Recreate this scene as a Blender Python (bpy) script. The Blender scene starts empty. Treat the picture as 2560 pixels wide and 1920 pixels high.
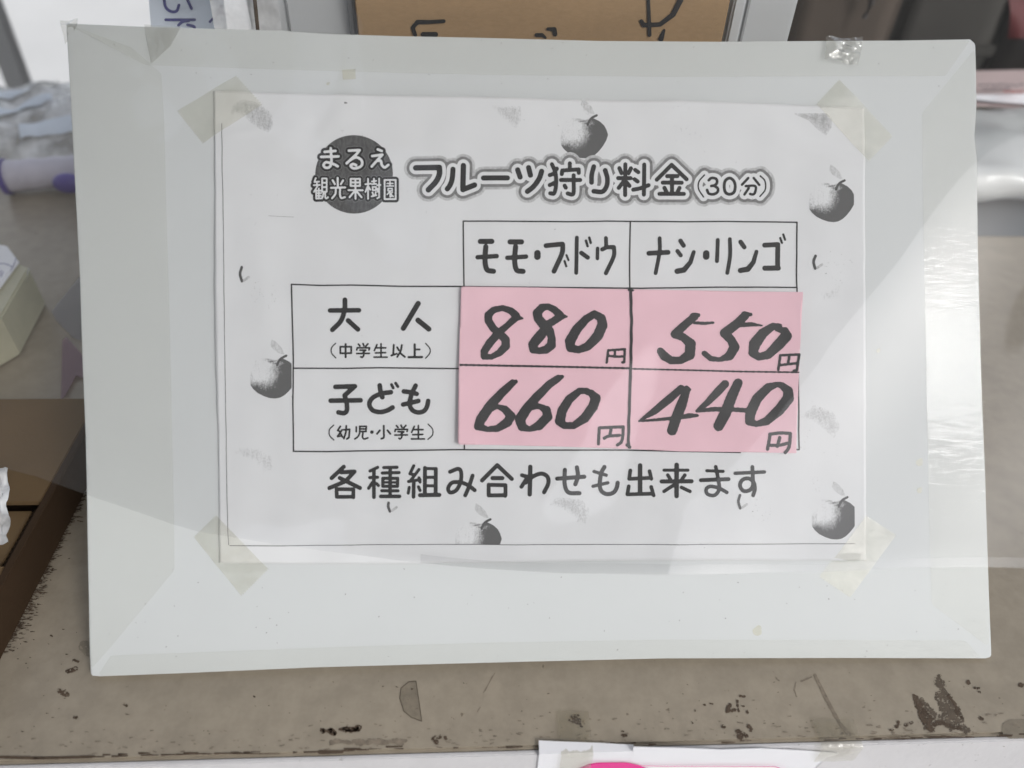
import bpy, bmesh, math, random
import numpy as np
from mathutils import Vector, Matrix, noise

# ------------------------------------------------------------------ camera, sky, sun, exposure
S = bpy.context.scene
R = math.radians
FPX, CX, CY = 1850.0, 1280.0, 960.0
CAM = Vector((-0.03565794, -0.16616381, 0.31963487))
RM = Matrix(((0.998747879755533, 0.0039340205865477556, -0.04987179729919453),
             (-0.03992078373559485, 0.6634793671284513, -0.7471288111301597),
             (0.030149688385839, 0.7481842372550056, 0.6628056603661306)))
# RM rows are world axes in camera space, so RM maps camera space to the world
# (camera looks along -Z of its own frame)
cam_d = bpy.data.cameras.new('camera')
cam = bpy.data.objects.new('camera', cam_d)
S.collection.objects.link(cam)
cam.matrix_world = Matrix.Translation(CAM) @ RM.to_4x4()
cam_d.sensor_fit = 'HORIZONTAL'; cam_d.sensor_width = 36.0
cam_d.lens = FPX / 2560.0 * 36.0
cam_d.clip_start = 0.01; cam_d.clip_end = 400
cam_d.dof.use_dof = True; cam_d.dof.focus_distance = 0.36; cam_d.dof.aperture_fstop = 5.6
S.camera = cam

SUN_ELEV, SUN_AZ = 34.5, 42.0        # azimuth: degrees from -Y (behind the camera) towards +X
wd = bpy.data.worlds.new("World"); S.world = wd; wd.use_nodes = True
wn = wd.node_tree.nodes; wn.clear()
sky = wn.new('ShaderNodeTexSky'); sky.sky_type = 'NISHITA'; sky.sun_disc = False
sky.sun_elevation = R(SUN_ELEV)
sdir = Vector((math.sin(R(SUN_AZ)) * math.cos(R(SUN_ELEV)), -math.cos(R(SUN_AZ)) * math.cos(R(SUN_ELEV)), math.sin(R(SUN_ELEV))))
sky.sun_rotation = math.atan2(sdir.x, sdir.y)
sky.air_density = 1.0; sky.dust_density = 2.2; sky.ozone_density = 1.0
bg = wn.new('ShaderNodeBackground'); bg.inputs['Strength'].default_value = 0.14
wo = wn.new('ShaderNodeOutputWorld')
hs = wn.new('ShaderNodeHueSaturation'); hs.inputs['Saturation'].default_value = .30
wd.node_tree.links.new(sky.outputs[0], hs.inputs['Color']); wd.node_tree.links.new(hs.outputs[0], bg.inputs[0]); wd.node_tree.links.new(bg.outputs[0], wo.inputs[0])
sl = bpy.data.lights.new('sun', 'SUN'); sl.energy = 0.5; sl.angle = R(10); sl.color = (1.0, 0.998, 0.99)
so = bpy.data.objects.new('sun', sl); S.collection.objects.link(so)
so.rotation_euler = (-sdir).to_track_quat('-Z', 'Y').to_euler(); so.location = sdir * 5
S.view_settings.view_transform = 'Standard'; S.view_settings.look = 'None'
S.view_settings.exposure = 0.50; S.view_settings.gamma = 1.0

# ------------------------------------------------------------------ frames
THETA = math.acos(0.6611529403462804)           # lean of the board from the counter
BM = Matrix.Rotation(THETA, 4, 'X')             # board frame: x right, y up the board, z off its face
BMi = BM.inverted()
CZ = -0.003                                     # counter surface
camB = BMi @ CAM

def ray(px, py):
    return RM @ Vector(((px - CX) / FPX, -(py - CY) / FPX, -1.0))
def at(px, py, h=CZ, axis=2):                   # point of the photograph surveyed onto a world plane
    r = ray(px, py); t = (h - CAM[axis]) / r[axis]; return CAM + r * t
def pb(px, py, w=0.0):                          # the same onto the board's plane, board frame
    r = BMi.to_3x3() @ ray(px, py); t = (w - camB.z) / r.z; p = camB + r * t
    return p.x, p.y
def make_h(w):
    """vectorised photo px -> board (u, v)"""
    M = np.array(BMi.to_3x3() @ RM); c = np.array(camB)
    def f(x, y):
        d0 = (x - CX) / FPX; d1 = -(y - CY) / FPX
        rx = M[0, 0] * d0 + M[0, 1] * d1 - M[0, 2]
        ry = M[1, 0] * d0 + M[1, 1] * d1 - M[1, 2]
        rz = M[2, 0] * d0 + M[2, 1] * d1 - M[2, 2]
        t = (w - c[2]) / rz
        return c[0] + rx * t, c[1] + ry * t
    return f
def make_g(h, axis=2):
    M = np.array(RM); c = np.array(CAM)
    def f(x, y):
        d0 = (x - CX) / FPX; d1 = -(y - CY) / FPX
        r = [M[i, 0] * d0 + M[i, 1] * d1 - M[i, 2] for i in range(3)]
        t = (h - c[axis]) / r[axis]
        return c[0] + r[0] * t, c[1] + r[1] * t, c[2] + r[2] * t
    return f

# ------------------------------------------------------------------ materials
def newmat(name):
    m = bpy.data.materials.new(name); m.use_nodes = True
    nt = m.node_tree; nt.nodes.clear()
    out = nt.nodes.new('ShaderNodeOutputMaterial')
    return m, nt, nt.nodes, nt.links, out
def tex(nt, scale, detail=4, rough=.55, kind='ShaderNodeTexNoise', vec='Object', stretch=None, dist=0.0):
    tc = nt.nodes.new('ShaderNodeTexCoord'); n = nt.nodes.new(kind)
    src = tc.outputs[vec]
    if stretch:
        mp = nt.nodes.new('ShaderNodeMapping'); mp.inputs['Scale'].default_value = stretch
        nt.links.new(src, mp.inputs[0]); src = mp.outputs[0]
    nt.links.new(src, n.inputs['Vector'])
    n.inputs['Scale'].default_value = scale
    if 'Detail' in n.inputs: n.inputs['Detail'].default_value = detail
    if 'Roughness' in n.inputs: n.inputs['Roughness'].default_value = rough
    if 'Distortion' in n.inputs: n.inputs['Distortion'].default_value = dist
    return n
def ramp(nt, src, stops):
    r = nt.nodes.new('ShaderNodeValToRGB'); e = r.color_ramp.elements
    while len(e) < len(stops): e.new(0.5)
    for k, (p, c) in enumerate(stops):
        e[k].position = p; e[k].color = (*c, 1) if len(c) == 3 else c
    nt.links.new(src, r.inputs[0]); return r
def mixc(nt, a, b, fac, mode='MIX'):
    m = nt.nodes.new('ShaderNodeMix'); m.data_type = 'RGBA'; m.blend_type = mode
    for sock, v in ((m.inputs[6], a), (m.inputs[7], b), (m.inputs[0], fac)):
        if isinstance(v, (int, float)): sock.default_value = v
        elif isinstance(v, tuple): sock.default_value = (*v, 1)
        else: nt.links.new(v, sock)
    return m.outputs[2]
def surf(name, col, rough=.6, spec=.4, mott=(40, .06), speck=None, bump=(300, .05), stretch=None, metallic=0, fine=None):
    """opaque surface: base colour mottled by noise, optional dark specks, fine relief"""
    m, nt, N, L, out = newmat(name)
    p = N.new('ShaderNodeBsdfPrincipled'); L.new(p.outputs[0], out.inputs[0])
    p.inputs['Roughness'].default_value = rough; p.inputs['Specular IOR Level'].default_value = spec
    p.inputs['Metallic'].default_value = metallic
    n = tex(nt, mott[0], 5, .6, stretch=stretch)
    a = tuple(c * (1 - mott[1]) for c in col); b = tuple(min(1, c * (1 + mott[1])) for c in col)
    c = ramp(nt, n.outputs['Fac'], [(.3, a), (.7, b)]).outputs[0]
    if fine:
        n3 = tex(nt, fine[0], 3, .7, stretch=stretch)
        f3 = ramp(nt, n3.outputs['Fac'], [(.35, (1 - fine[1],) * 3), (.65, (1, 1, 1))]).outputs[0]
        c = mixc(nt, c, f3, 1.0, 'MULTIPLY')
    if speck:
        for sc, thr, dark, amt in speck:
            n2 = tex(nt, sc, 3, .65)
            f = ramp(nt, n2.outputs['Fac'], [(thr, (0, 0, 0)), (thr + .035, (amt,) * 3)]).outputs[0]
            c = mixc(nt, c, dark, f)
    L.new(c, p.inputs['Base Color'])
    nb = tex(nt, bump[0], 6, .6, stretch=stretch); bp = N.new('ShaderNodeBump')
    bp.inputs['Strength'].default_value = bump[1]; bp.inputs['Distance'].default_value = 0.002
    L.new(nb.outputs['Fac'], bp.inputs['Height']); L.new(bp.outputs[0], p.inputs['Normal'])
    return m
def film(name, tint, milk, milkcol, rough, bump=None, gloss=1.0, ior=1.5, stretch=None, mask=None):
    """clear plastic film: mostly see-through, a little haze, a fresnel shine"""
    m, nt, N, L, out = newmat(name)
    tr = N.new('ShaderNodeBsdfTransparent'); tr.inputs[0].default_value = (*tint, 1)
    df = N.new('ShaderNodeBsdfDiffuse'); df.inputs[0].default_value = (*milkcol, 1)
    gl = N.new('ShaderNodeBsdfGlossy'); gl.inputs['Roughness'].default_value = rough
    fr = N.new('ShaderNodeFresnel'); ge = N.new('ShaderNodeNewGeometry'); mi_ = N.new('ShaderNodeMapRange')
    mi_.inputs[3].default_value = ior; mi_.inputs[4].default_value = 1 / ior      # a film has air on both sides
    L.new(ge.outputs['Backfacing'], mi_.inputs[0]); L.new(mi_.outputs[0], fr.inputs['IOR'])
    m1 = N.new('ShaderNodeMixShader')
    if mask:
        n = tex(nt, mask[0], 4, .6); r = ramp(nt, n.outputs['Fac'], [(.35, (milk * mask[1],) * 3), (.7, (milk * mask[2],) * 3)])
        L.new(r.outputs[0], m1.inputs[0])
    else: m1.inputs[0].default_value = milk
    L.new(tr.outputs[0], m1.inputs[1]); L.new(df.outputs[0], m1.inputs[2])
    m2 = N.new('ShaderNodeMixShader')
    mu = N.new('ShaderNodeMath'); mu.operation = 'MULTIPLY'; mu.inputs[1].default_value = gloss
    L.new(fr.outputs[0], mu.inputs[0]); L.new(mu.outputs[0], m2.inputs[0])
    L.new(m1.outputs[0], m2.inputs[1]); L.new(gl.outputs[0], m2.inputs[2])
    if bump:
        nb = tex(nt, bump[0], bump[2] if len(bump) > 2 else 3, .6, stretch=stretch); bp = N.new('ShaderNodeBump')
        bp.inputs['Strength'].default_value = bump[1]; bp.inputs['Distance'].default_value = 0.001
        L.new(nb.outputs['Fac'], bp.inputs['Height'])
        L.new(bp.outputs[0], gl.inputs['Normal']); L.new(bp.outputs[0], fr.inputs['Normal'])
    L.new(m2.outputs[0], out.inputs[0])
    return m
def halftone(name, ink, paper):
    """photocopier toner: density attribute broken into grains"""
    m, nt, N, L, out = newmat(name)
    p = N.new('ShaderNodeBsdfPrincipled'); L.new(p.outputs[0], out.inputs[0]); p.inputs['Roughness'].default_value = .7
    p.inputs['Specular IOR Level'].default_value = .2
    at_ = N.new('ShaderNodeAttribute'); at_.attribute_name = 'ink'
    n = tex(nt, 2600, 2, .6, stretch=(1, .55, 1)); n2 = tex(nt, 700, 3, .6, stretch=(1.3, .35, 1))
    ad = N.new('ShaderNodeMath'); ad.operation = 'MULTIPLY_ADD'
    L.new(n2.outputs['Fac'], ad.inputs[0]); ad.inputs[1].default_value = .6; L.new(n.outputs['Fac'], ad.inputs[2])   # ~.8 mean
    m1 = N.new('ShaderNodeMath'); m1.operation = 'SUBTRACT'; L.new(at_.outputs['Fac'], m1.inputs[0])
    sc = N.new('ShaderNodeMapRange'); sc.inputs[1].default_value = .5; sc.inputs[2].default_value = 1.1; sc.inputs[3].default_value = .22; sc.inputs[4].default_value = .78
    L.new(ad.outputs[0], sc.inputs[0]); L.new(sc.outputs[0], m1.inputs[1])
    r = N.new('ShaderNodeMapRange'); r.inputs[1].default_value = -.34; r.inputs[2].default_value = .34
    L.new(m1.outputs[0], r.inputs[0])
    c = mixc(nt, paper, ink, r.outputs[0]); L.new(c, p.inputs['Base Color'])
    return m

PAPER = (.79, .80, .808)
M = {}
M['board'] = surf('white_board_sheet', (.675, .70, .70), .5, .35, (9, .02), [(220, .80, (.45, .44, .4), .35)], (60, .04))
M['paper'] = surf('copy_paper', PAPER, .75, .2, (25, .02), [(420, .79, (.5, .5, .5), .3)], (90, .05))
M['inkblk'] = surf('toner_black', (.024, .0235, .024), .6, .3, (300, .15), None, (500, .05))
M['marker'] = surf('marker_black', (.016, .0155, .017), .5, .45, (120, .25), None, (300, .05))
M['white_print'] = surf('unprinted_paper', PAPER, .75, .2, (25, .02), None, (200, .03))
M['greyprint'] = surf('toner_grey', (.105, .105, .105), .7, .2, (900, .35), None, (500, .05), stretch=(1, .4, 1))
M['ringprint'] = surf('toner_ring', (.22, .22, .22), .7, .2, (1400, .3), None, (500, .05), stretch=(1, .4, 1))
M['faintprint'] = halftone('toner_faint', (.3, .3, .3), PAPER)
M['apple'] = halftone('toner_apple', (.13, .13, .13), PAPER)
M['pink'] = surf('pink_paper', (.90, .60, .665), .75, .2, (30, .03), None, (120, .06))
M['beige_tape'] = film('yellowed_tape', (.972, .968, .93), .09, (.84, .82, .73), .05, (120, .22, 2), 1.3, 1.5, mask=(60, .6, 1.6))
M['edge_tape'] = film('clear_packing_tape', (.98, .98, .968), .05, (.80, .80, .76), .03, (200, .17, 3), .33, 1.5, stretch=(.55, 1.5, 1))
M['vinyl'] = film('clear_vinyl', (.958, .958, .96), .024, (.72, .72, .73), .03, (14, .05, 2), 1.45, 1.5)
M['counter'] = surf('worn_beige_paint', (.365, .315, .245), .32, .4, (10, .055),
                    [(150, .70, (.13, .10, .07), .7), (45, .76, (.16, .12, .08), .5), (600, .72, (.16, .12, .09), .5)], (120, .10), fine=(90, .14))
M['front'] = surf('white_painted_front', (.62, .61, .62), .6, .3, (20, .06), [(170, .68, (.28, .26, .26), .6)], (150, .2), stretch=(1, 1, .6))
M['wear'] = surf('bare_wood_wear', (.095, .068, .048), .7, .25, (200, .3), None, (300, .2))
M['wear2'] = surf('scuffed_paint', (.235, .195, .15), .7, .25, (300, .25), None, (300, .2))
M['residue'] = surf('tape_residue', (.235, .20, .15), .35, .5, (250, .16), [(500, .66, (.1, .07, .05), .6)], (200, .12))
M['residue_edge'] = surf('tape_residue_edge', (.11, .085, .06), .5, .4, (250, .2), None, (200, .1))
M['card'] = surf('brown_cardboard', (.43, .29, .16), .8, .2, (30, .06), [(500, .74, (.15, .1, .06), .4)], (400, .12), stretch=(1, 1, 3), fine=(260, .10))
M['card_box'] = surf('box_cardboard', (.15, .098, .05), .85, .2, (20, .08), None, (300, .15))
M['carddark'] = surf('box_cardboard_shaded', (.045, .027, .015), .85, .15, (20, .08), None, (300, .15))  # shaded copy of the box cardboard, the shade put into the colour
M['white_plastic'] = surf('white_plastic', (.62, .64, .65), .4, .5, (12, .03), None, (30, .06))
M['greyplas'] = surf('grey_plastic', (.36, .37, .38), .4, .5, (12, .04), None, (30, .05))
M['blue_paper'] = surf('pale_blue_paper', (.76, .82, .90), .6, .3, (10, .03), None, (60, .05))
M['blueink'] = surf('blue_marker', (.10, .10, .26), .5, .3, (100, .3), None, (100, .05))
M['purple'] = surf('purple_plastic', (.13, .10, .33), .35, .5, (30, .1), None, (60, .05))
M['lilac'] = surf('lilac_white_plastic', (.60, .58, .66), .3, .5, (25, .08), None, (40, .08))
M['steel'] = surf('grey_steel', (.30, .305, .31), .4, .5, (8, .1), None, (40, .05), metallic=.3)
M['floor'] = surf('pale_concrete', (.88, .87, .84), .9, .2, (1.5, .06), None, (20, .1))
M['magenta'] = surf('magenta_print', (.80, .03, .28), .5, .3, (30, .03), None, (60, .02))
M['posterw'] = surf('poster_paper', (.82, .82, .85), .6, .3, (30, .02), None, (60, .03))
M['cream'] = surf('cream_card', (.50, .48, .36), .5, .4, (30, .1), None, (60, .08))
M['pinkslip'] = surf('pink_slip', (.62, .50, .49), .75, .2, (30, .05), None, (60, .1))
M['redink'] = surf('red_ink', (.5, .1, .08), .6, .3, (100, .3), None, (100, .05))
M['greyink'] = surf('grey_ink', (.16, .14, .15), .6, .3, (100, .3), None, (100, .05))
M['dbrown'] = surf('dark_brown_sack', (.085, .068, .055), .9, .15, (8, .25), None, (9, .1))
M['dgrey'] = surf('dark_grey_crate', (.045, .043, .038), .7, .3, (8, .25), None, (20, .3))
M['black'] = surf('black_bag', (.022, .018, .018), .35, .5, (10, .3), None, (25, .5))
M['red'] = surf('red_print', (.09, .008, .010), .5, .4, (12, .4), None, (25, .3))
M['shade_print'] = surf('dark_grey_strip', (.13, .14, .15), .5, .4, (12, .1), None, (30, .1))  # dark grey for the roll's shadow strip and the bag's dark print
M['bag'] = film('crumpled_clear_bag', (.96, .965, .97), .70, (.92, .93, .94), .12, (60, .35, 3), 1.0, 1.5, mask=(35, .3, 1.5))
M['smoke'] = film('smoky_film', (.86, .85, .84), .10, (.3, .28, .28), .1, (30, .2, 3), 1.0)
M['pinkfilm'] = film('pink_film', (.78, .64, .67), .35, (.34, .22, .25), .1, (30, .2, 3), 1.0)
M['awn'] = surf('dull_wall', (.16, .15, .14), .9, .2, (5, .1), None, (60, .2))
def canvas_mat():
    m, nt, N, L, out = newmat('added_awning_canvas')
    d = N.new('ShaderNodeBsdfDiffuse'); d.inputs[0].default_value = (.20, .20, .19, 1)
    t = N.new('ShaderNodeBsdfTranslucent'); t.inputs[0].default_value = (.20, .20, .19, 1)
    mx = N.new('ShaderNodeMixShader'); mx.inputs[0].default_value = .42
    L.new(d.outputs[0], mx.inputs[1]); L.new(t.outputs[0], mx.inputs[2]); L.new(mx.outputs[0], out.inputs[0]); return m
M['canvas'] = canvas_mat()
M['front_tape'] = film('thin_clear_tape', (.90, .89, .84), .06, (.6, .57, .5), .10, (200, .35, 3), 1.2, 1.5)
M['crinkle'] = film('crinkled_tape', (.95, .95, .93), .12, (.78, .77, .72), .03, (260, .3, 3), 3.5, 1.5)
M['stain'] = film('yellow_stain', (.965, .95, .885), .06, (.7, .68, .58), .4)
M['lightscuff'] = surf('pale_scuff', (.42, .38, .32), .5, .3, (200, .2), None, (300, .1))

# ------------------------------------------------------------------ object helpers
def link(name, me, mat, parent=None, smooth=False, **props):
    o = bpy.data.objects.new(name, me); S.collection.objects.link(o)
    if mat is not None:
        for mm in (mat if isinstance(mat, (list, tuple)) else [mat]): me.materials.append(mm)
    if parent is not None: o.parent = parent
    if smooth and len(me.polygons): me.polygons.foreach_set('use_smooth', [True] * len(me.polygons))
    for k, v in props.items(): o[k] = v
    return o
def empty(name, label, cat, loc=(0, 0, 0), mat=None, group=None):
    o = bpy.data.objects.new(name, None); S.collection.objects.link(o); o.empty_display_size = .02
    o.matrix_world = mat if mat is not None else Matrix.Translation(loc)
    o['label'] = label; o['category'] = cat
    if group: o['group'] = group
    return o
def mesh(name, V, F):
    me = bpy.data.meshes.new(name); me.from_pydata([tuple(v) for v in V], [], F); me.update(); return me
def local(parent, pts):
    mi = parent.matrix_world.inverted(); return [mi @ Vector(p) for p in pts]
def grid(f, nu, nv, name='sheet'):
    V = [f(i / nu, j / nv) for j in range(nv + 1) for i in range(nu + 1)]
    F = [(j * (nu + 1) + i, j * (nu + 1) + i + 1, (j + 1) * (nu + 1) + i + 1, (j + 1) * (nu + 1) + i) for j in range(nv) for i in range(nu)]
    return mesh(name, V, F)
def slab(poly, z0, z1, bevel=0.0, name='slab', axis=None):
    """closed prism from a polygon (list of 2D) between z0 and z1"""
    bm = bmesh.new(); vs = [bm.verts.new((x, y, z1)) for x, y in poly]; f = bm.faces.new(vs)
    if f.normal.z < 0 or True:
        bm.normal_update()
        if f.normal.z < 0: f.normal_flip()
    r = bmesh.ops.extrude_face_region(bm, geom=[f]); ev = [g for g in r['geom'] if isinstance(g, bmesh.types.BMVert)]
    for v in ev: v.co.z = z0
    bm.normal_update(); bmesh.ops.recalc_face_normals(bm, faces=bm.faces[:])
    if bevel:
        bmesh.ops.bevel(bm, geom=[e for e in bm.edges if abs(e.calc_face_angle(0)) > .8], offset=bevel, segments=2, affect='EDGES')
    bmesh.ops.triangulate(bm, faces=[f for f in bm.faces if len(f.verts) > 4])
    me = bpy.data.meshes.new(name); bm.to_mesh(me); bm.free(); return me
def hexa(c8, bevel=0.0, name='block', sub=0, crumple=0, seed=0):
    """box from 8 corners: bottom loop of 4, top loop of 4"""
    bm = bmesh.new(); v = [bm.verts.new(tuple(p)) for p in c8]
    for q in ((3, 2, 1, 0), (4, 5, 6, 7), (0, 1, 5, 4), (1, 2, 6, 5), (2, 3, 7, 6), (3, 0, 4, 7)): bm.faces.new([v[i] for i in q])
    bmesh.ops.recalc_face_normals(bm, faces=bm.faces[:])
    if bevel: bmesh.ops.bevel(bm, geom=bm.edges[:], offset=bevel, segments=3, affect='EDGES')
    if sub:
        bmesh.ops.subdivide_edges(bm, edges=bm.edges[:], cuts=sub, use_grid_fill=True)
        for w in bm.verts:
            n = noise.noise_vector(w.co * 9 + Vector((seed, 0, 0))); w.co += n * crumple
    me = bpy.data.meshes.new(name); bm.to_mesh(me); bm.free(); return me
def box(x0, x1, y0, y1, z0, z1, bevel=0.0, **k):
    return hexa([(x0, y0, z0), (x1, y0, z0), (x1, y1, z0), (x0, y1, z0), (x0, y0, z1), (x1, y0, z1), (x1, y1, z1), (x0, y1, z1)], bevel, **k)
def tube(pts, radii, seg=12, name='tube'):
    V = []; F = []; P = [Vector(p) for p in pts]; n = len(P)
    if isinstance(radii, (int, float)): radii = [radii] * n
    for i, p in enumerate(P):
        t = (P[min(i + 1, n - 1)] - P[max(i - 1, 0)]).normalized()
        a = t.cross(Vector((0, 0, 1))); a = a if a.length > 1e-3 else t.cross(Vector((1, 0, 0))); a.normalize(); b = t.cross(a)
        for k in range(seg):
            an = 2 * math.pi * k / seg; V.append(p + (a * math.cos(an) + b * math.sin(an)) * radii[i])
    for i in range(n - 1):
        for k in range(seg):
            F.append((i * seg + k, i * seg + (k + 1) % seg, (i + 1) * seg + (k + 1) % seg, (i + 1) * seg + k))
    F.append(tuple(range(seg))[::-1]); F.append(tuple((n - 1) * seg + k for k in range(seg)))
    return mesh(name, V, F)

# ------------------------------------------------------------------ drawing strokes as real ink shapes
CROP = {'A': (740, 320, .27125), 'B': (1340, 240, .27125), 'C': (1140, 540, .40687), 'D': (720, 700, .26515),
        'E': (1140, 700, .25915), 'F': (1560, 700, .27123), 'G': (800, 1130, .26221), 'H': (1360, 1130, .26221),
        'S': (0, 0, 1), 'Q': (360, 0, .25316), 'T': (800, 0, .40687), 'M6': (800, 1400, .40687), 'M5': (0, 1200, .43394),
        'M7': (1660, 1200, .43394), 'Z7': (1300, 1700, .3707)}
def spline(P, k=6):
    if len(P) < 3: return P
    closed = np.allclose(P[0][:2], P[-1][:2])
    out = []; n = len(P)
    for i in range(n - 1):
        p1, p2 = P[i], P[i + 1]
        p0 = P[i - 1] if i > 0 else (P[-2] if closed else 2 * p1 - p2)
        p3 = P[i + 2] if i + 2 < n else (P[1] if closed else 2 * p2 - p1)
        for j in range(k):
            t = j / k
            out.append(.5 * ((2 * p1) + (-p0 + p2) * t + (2 * p0 - 5 * p1 + 4 * p2 - p3) * t * t + (-p0 + 3 * p1 - 3 * p2 + p3) * t ** 3))
    out.append(P[-1]); return out
def parse(crop, strokes, r0):
    """each stroke: '[~][@radius] x y x y ...' or with '#': x y r triples -> list of (x, y, r) paths in photo px"""
    ox, oy, s = CROP[crop]; res = []
    for st in strokes:
        tok = st.split(); smooth = False; var = False; r = r0
        while tok[0][0] in '~@#':
            t = tok.pop(0)
            if t[0] == '~': smooth = True
            elif t[0] == '#': var = True
            else: r = float(t[1:])
        v = list(map(float, tok))
        P = [np.array(v[i:i + 3]) for i in range(0, len(v), 3)] if var else [np.array([v[i], v[i + 1], r]) for i in range(0, len(v), 2)]
        if smooth: P = spline(P)
        res.append([(p[0] * s + ox, p[1] * s + oy, max(.2, p[2] * s)) for p in P])
    return res
def sdf(paths, X, Y):
    D = np.full(X.shape, 1e9)
    for P in paths:
        if len(P) == 1: P = P * 2
        for (x0, y0, r0), (x1, y1, r1) in zip(P[:-1], P[1:]):
            dx, dy = x1 - x0, y1 - y0; l2 = dx * dx + dy * dy + 1e-9
            t = np.clip(((X - x0) * dx + (Y - y0) * dy) / l2, 0, 1)
            d = np.hypot(X - x0 - t * dx, Y - y0 - t * dy) - (r0 + (r1 - r0) * t)
            D = np.minimum(D, d)
    return D
def vnoise(X, Y, sc, seed=0):
    x = np.asarray(X) / sc; y = np.asarray(Y) / sc; xi = np.floor(x); yi = np.floor(y); fx = x - xi; fy = y - yi
    fx = fx * fx * (3 - 2 * fx); fy = fy * fy * (3 - 2 * fy)
    h = lambda a, b: np.modf(np.abs(np.sin(a * 127.1 + b * 311.7 + seed * 74.7) * 43758.5453))[0]
    return (h(xi, yi) * (1 - fx) + h(xi + 1, yi) * fx) * (1 - fy) + (h(xi, yi + 1) * (1 - fx) + h(xi + 1, yi + 1) * fx) * fy - .5
def polysdf(poly, X, Y):
    P = np.array(poly, float); D = np.full(X.shape, 1e9); ins = np.zeros(X.shape, bool)
    for i in range(len(P)):
        a, b = P[i], P[(i + 1) % len(P)]
        d = b - a; l2 = d @ d + 1e-9
        t = np.clip(((X - a[0]) * d[0] + (Y - a[1]) * d[1]) / l2, 0, 1)
        D = np.minimum(D, np.hypot(X - a[0] - t * d[0], Y - a[1] - t * d[1]))
        c = ((a[1] > Y) != (b[1] > Y)) & (X < (b[0] - a[0]) * (Y - a[1]) / (b[1] - a[1] + 1e-12) + a[0])
        ins ^= c
    return np.where(ins, -D, D)
def contour(fn, bb, res, place, name='ink', ink=None, maxrun=8):
    """mesh of {fn(x, y) < 0} over photo-px box bb; place(x, y) -> 3D points"""
    nx = max(2, int((bb[2] - bb[0]) / res) + 1); ny = max(2, int((bb[3] - bb[1]) / res) + 1)
    xs = np.linspace(bb[0], bb[2], nx); ys = np.linspace(bb[1], bb[3], ny)
    X, Y = np.meshgrid(xs, ys); D = fn(X, Y)
    I = D < 0; V = []; F = []
    for j in range(ny - 1):
        i = 0
        while i < nx - 1:
            c = (I[j, i], I[j, i + 1], I[j + 1, i + 1], I[j + 1, i])
            s = sum(c)
            if s == 0: i += 1; continue
            if s == 4:
                k = i
                while k < nx - 2 and k - i < maxrun - 1 and I[j, k + 2] and I[j + 1, k + 2]: k += 1
                b = len(V); V += [(xs[i], ys[j]), (xs[k + 1], ys[j]), (xs[k + 1], ys[j + 1]), (xs[i], ys[j + 1])]
                F.append((b + 3, b + 2, b + 1, b)); i = k + 1; continue
            P = [(xs[i], ys[j], D[j, i]), (xs[i + 1], ys[j], D[j, i + 1]), (xs[i + 1], ys[j + 1], D[j + 1, i + 1]), (xs[i], ys[j + 1], D[j + 1, i])]
            poly = []
            for a in range(4):
                p, q = P[a], P[(a + 1) % 4]
                if p[2] < 0: poly.append((p[0], p[1]))
                if (p[2] < 0) != (q[2] < 0):
                    t = p[2] / (p[2] - q[2]); poly.append((p[0] + (q[0] - p[0]) * t, p[1] + (q[1] - p[1]) * t))
            if len(poly) > 2:
                b = len(V); V += poly; F.append(tuple(range(b + len(poly) - 1, b - 1, -1)))
            i += 1
    if not V: V = [(bb[0], bb[1])] * 3; F = [(0, 1, 2)]
    A = np.array(V); W = place(A[:, 0], A[:, 1])
    me = bpy.data.meshes.new(name); me.from_pydata(np.stack(W, 1).tolist(), [], F); me.update()
    if ink is not None:
        a = me.attributes.new('ink', 'FLOAT', 'POINT'); a.data.foreach_set('value', np.asarray(ink(A[:, 0], A[:, 1]), np.float32))
    return me
def bbox(paths, pad):
    a = [(x - r, y - r, x + r, y + r) for P in paths for x, y, r in P]; a = np.array(a)
    return (a[:, 0].min() - pad, a[:, 1].min() - pad, a[:, 2].max() + pad, a[:, 3].max() + pad)

# ------------------------------------------------------------------ relief of the paper on the board (board frame, metres)
W0 = 0.0005
hB = make_h(W0)
def pbn(x, y): return hB(np.asarray(x, float), np.asarray(y, float))
def u_of(px, py): return pb(px, py, W0)
SU0, SV0 = u_of(540, 1404); SU1, SV1 = u_of(2163, 245)
def seg_d(U, V, a, b):
    dx, dy = b[0] - a[0], b[1] - a[1]; l2 = dx * dx + dy * dy
    t = np.clip(((U - a[0]) * dx + (V - a[1]) * dy) / l2, 0, 1)
    return np.hypot(U - a[0] - t * dx, V - a[1] - t * dy), t
CREASE = [(u_of(600, 420), u_of(760, 1250), .00035, .006), (u_of(1000, 300), u_of(1100, 540), .0003, .005), (u_of(1750, 560), u_of(2120, 900), .0004, .008), (u_of(700, 1180), u_of(1100, 1390), .0004, .007), (u_of(1300, 1290), u_of(1700, 1180), .0003, .006), (u_of(1960, 350), u_of(2168, 404), .00055, .0035), (u_of(530, 345), u_of(690, 318), .0005, .0022), (u_of(700, 330), u_of(790, 300), .0004, .004),
          (u_of(1880, 330), u_of(2080, 392), .0006, .006), (u_of(1700, 1290), u_of(2060, 1262), .00025, .004), (u_of(1180, 1390), u_of(1500, 1396), .0004, .005),
          (u_of(770, 360), u_of(900, 250), .00025, .004)]
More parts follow.
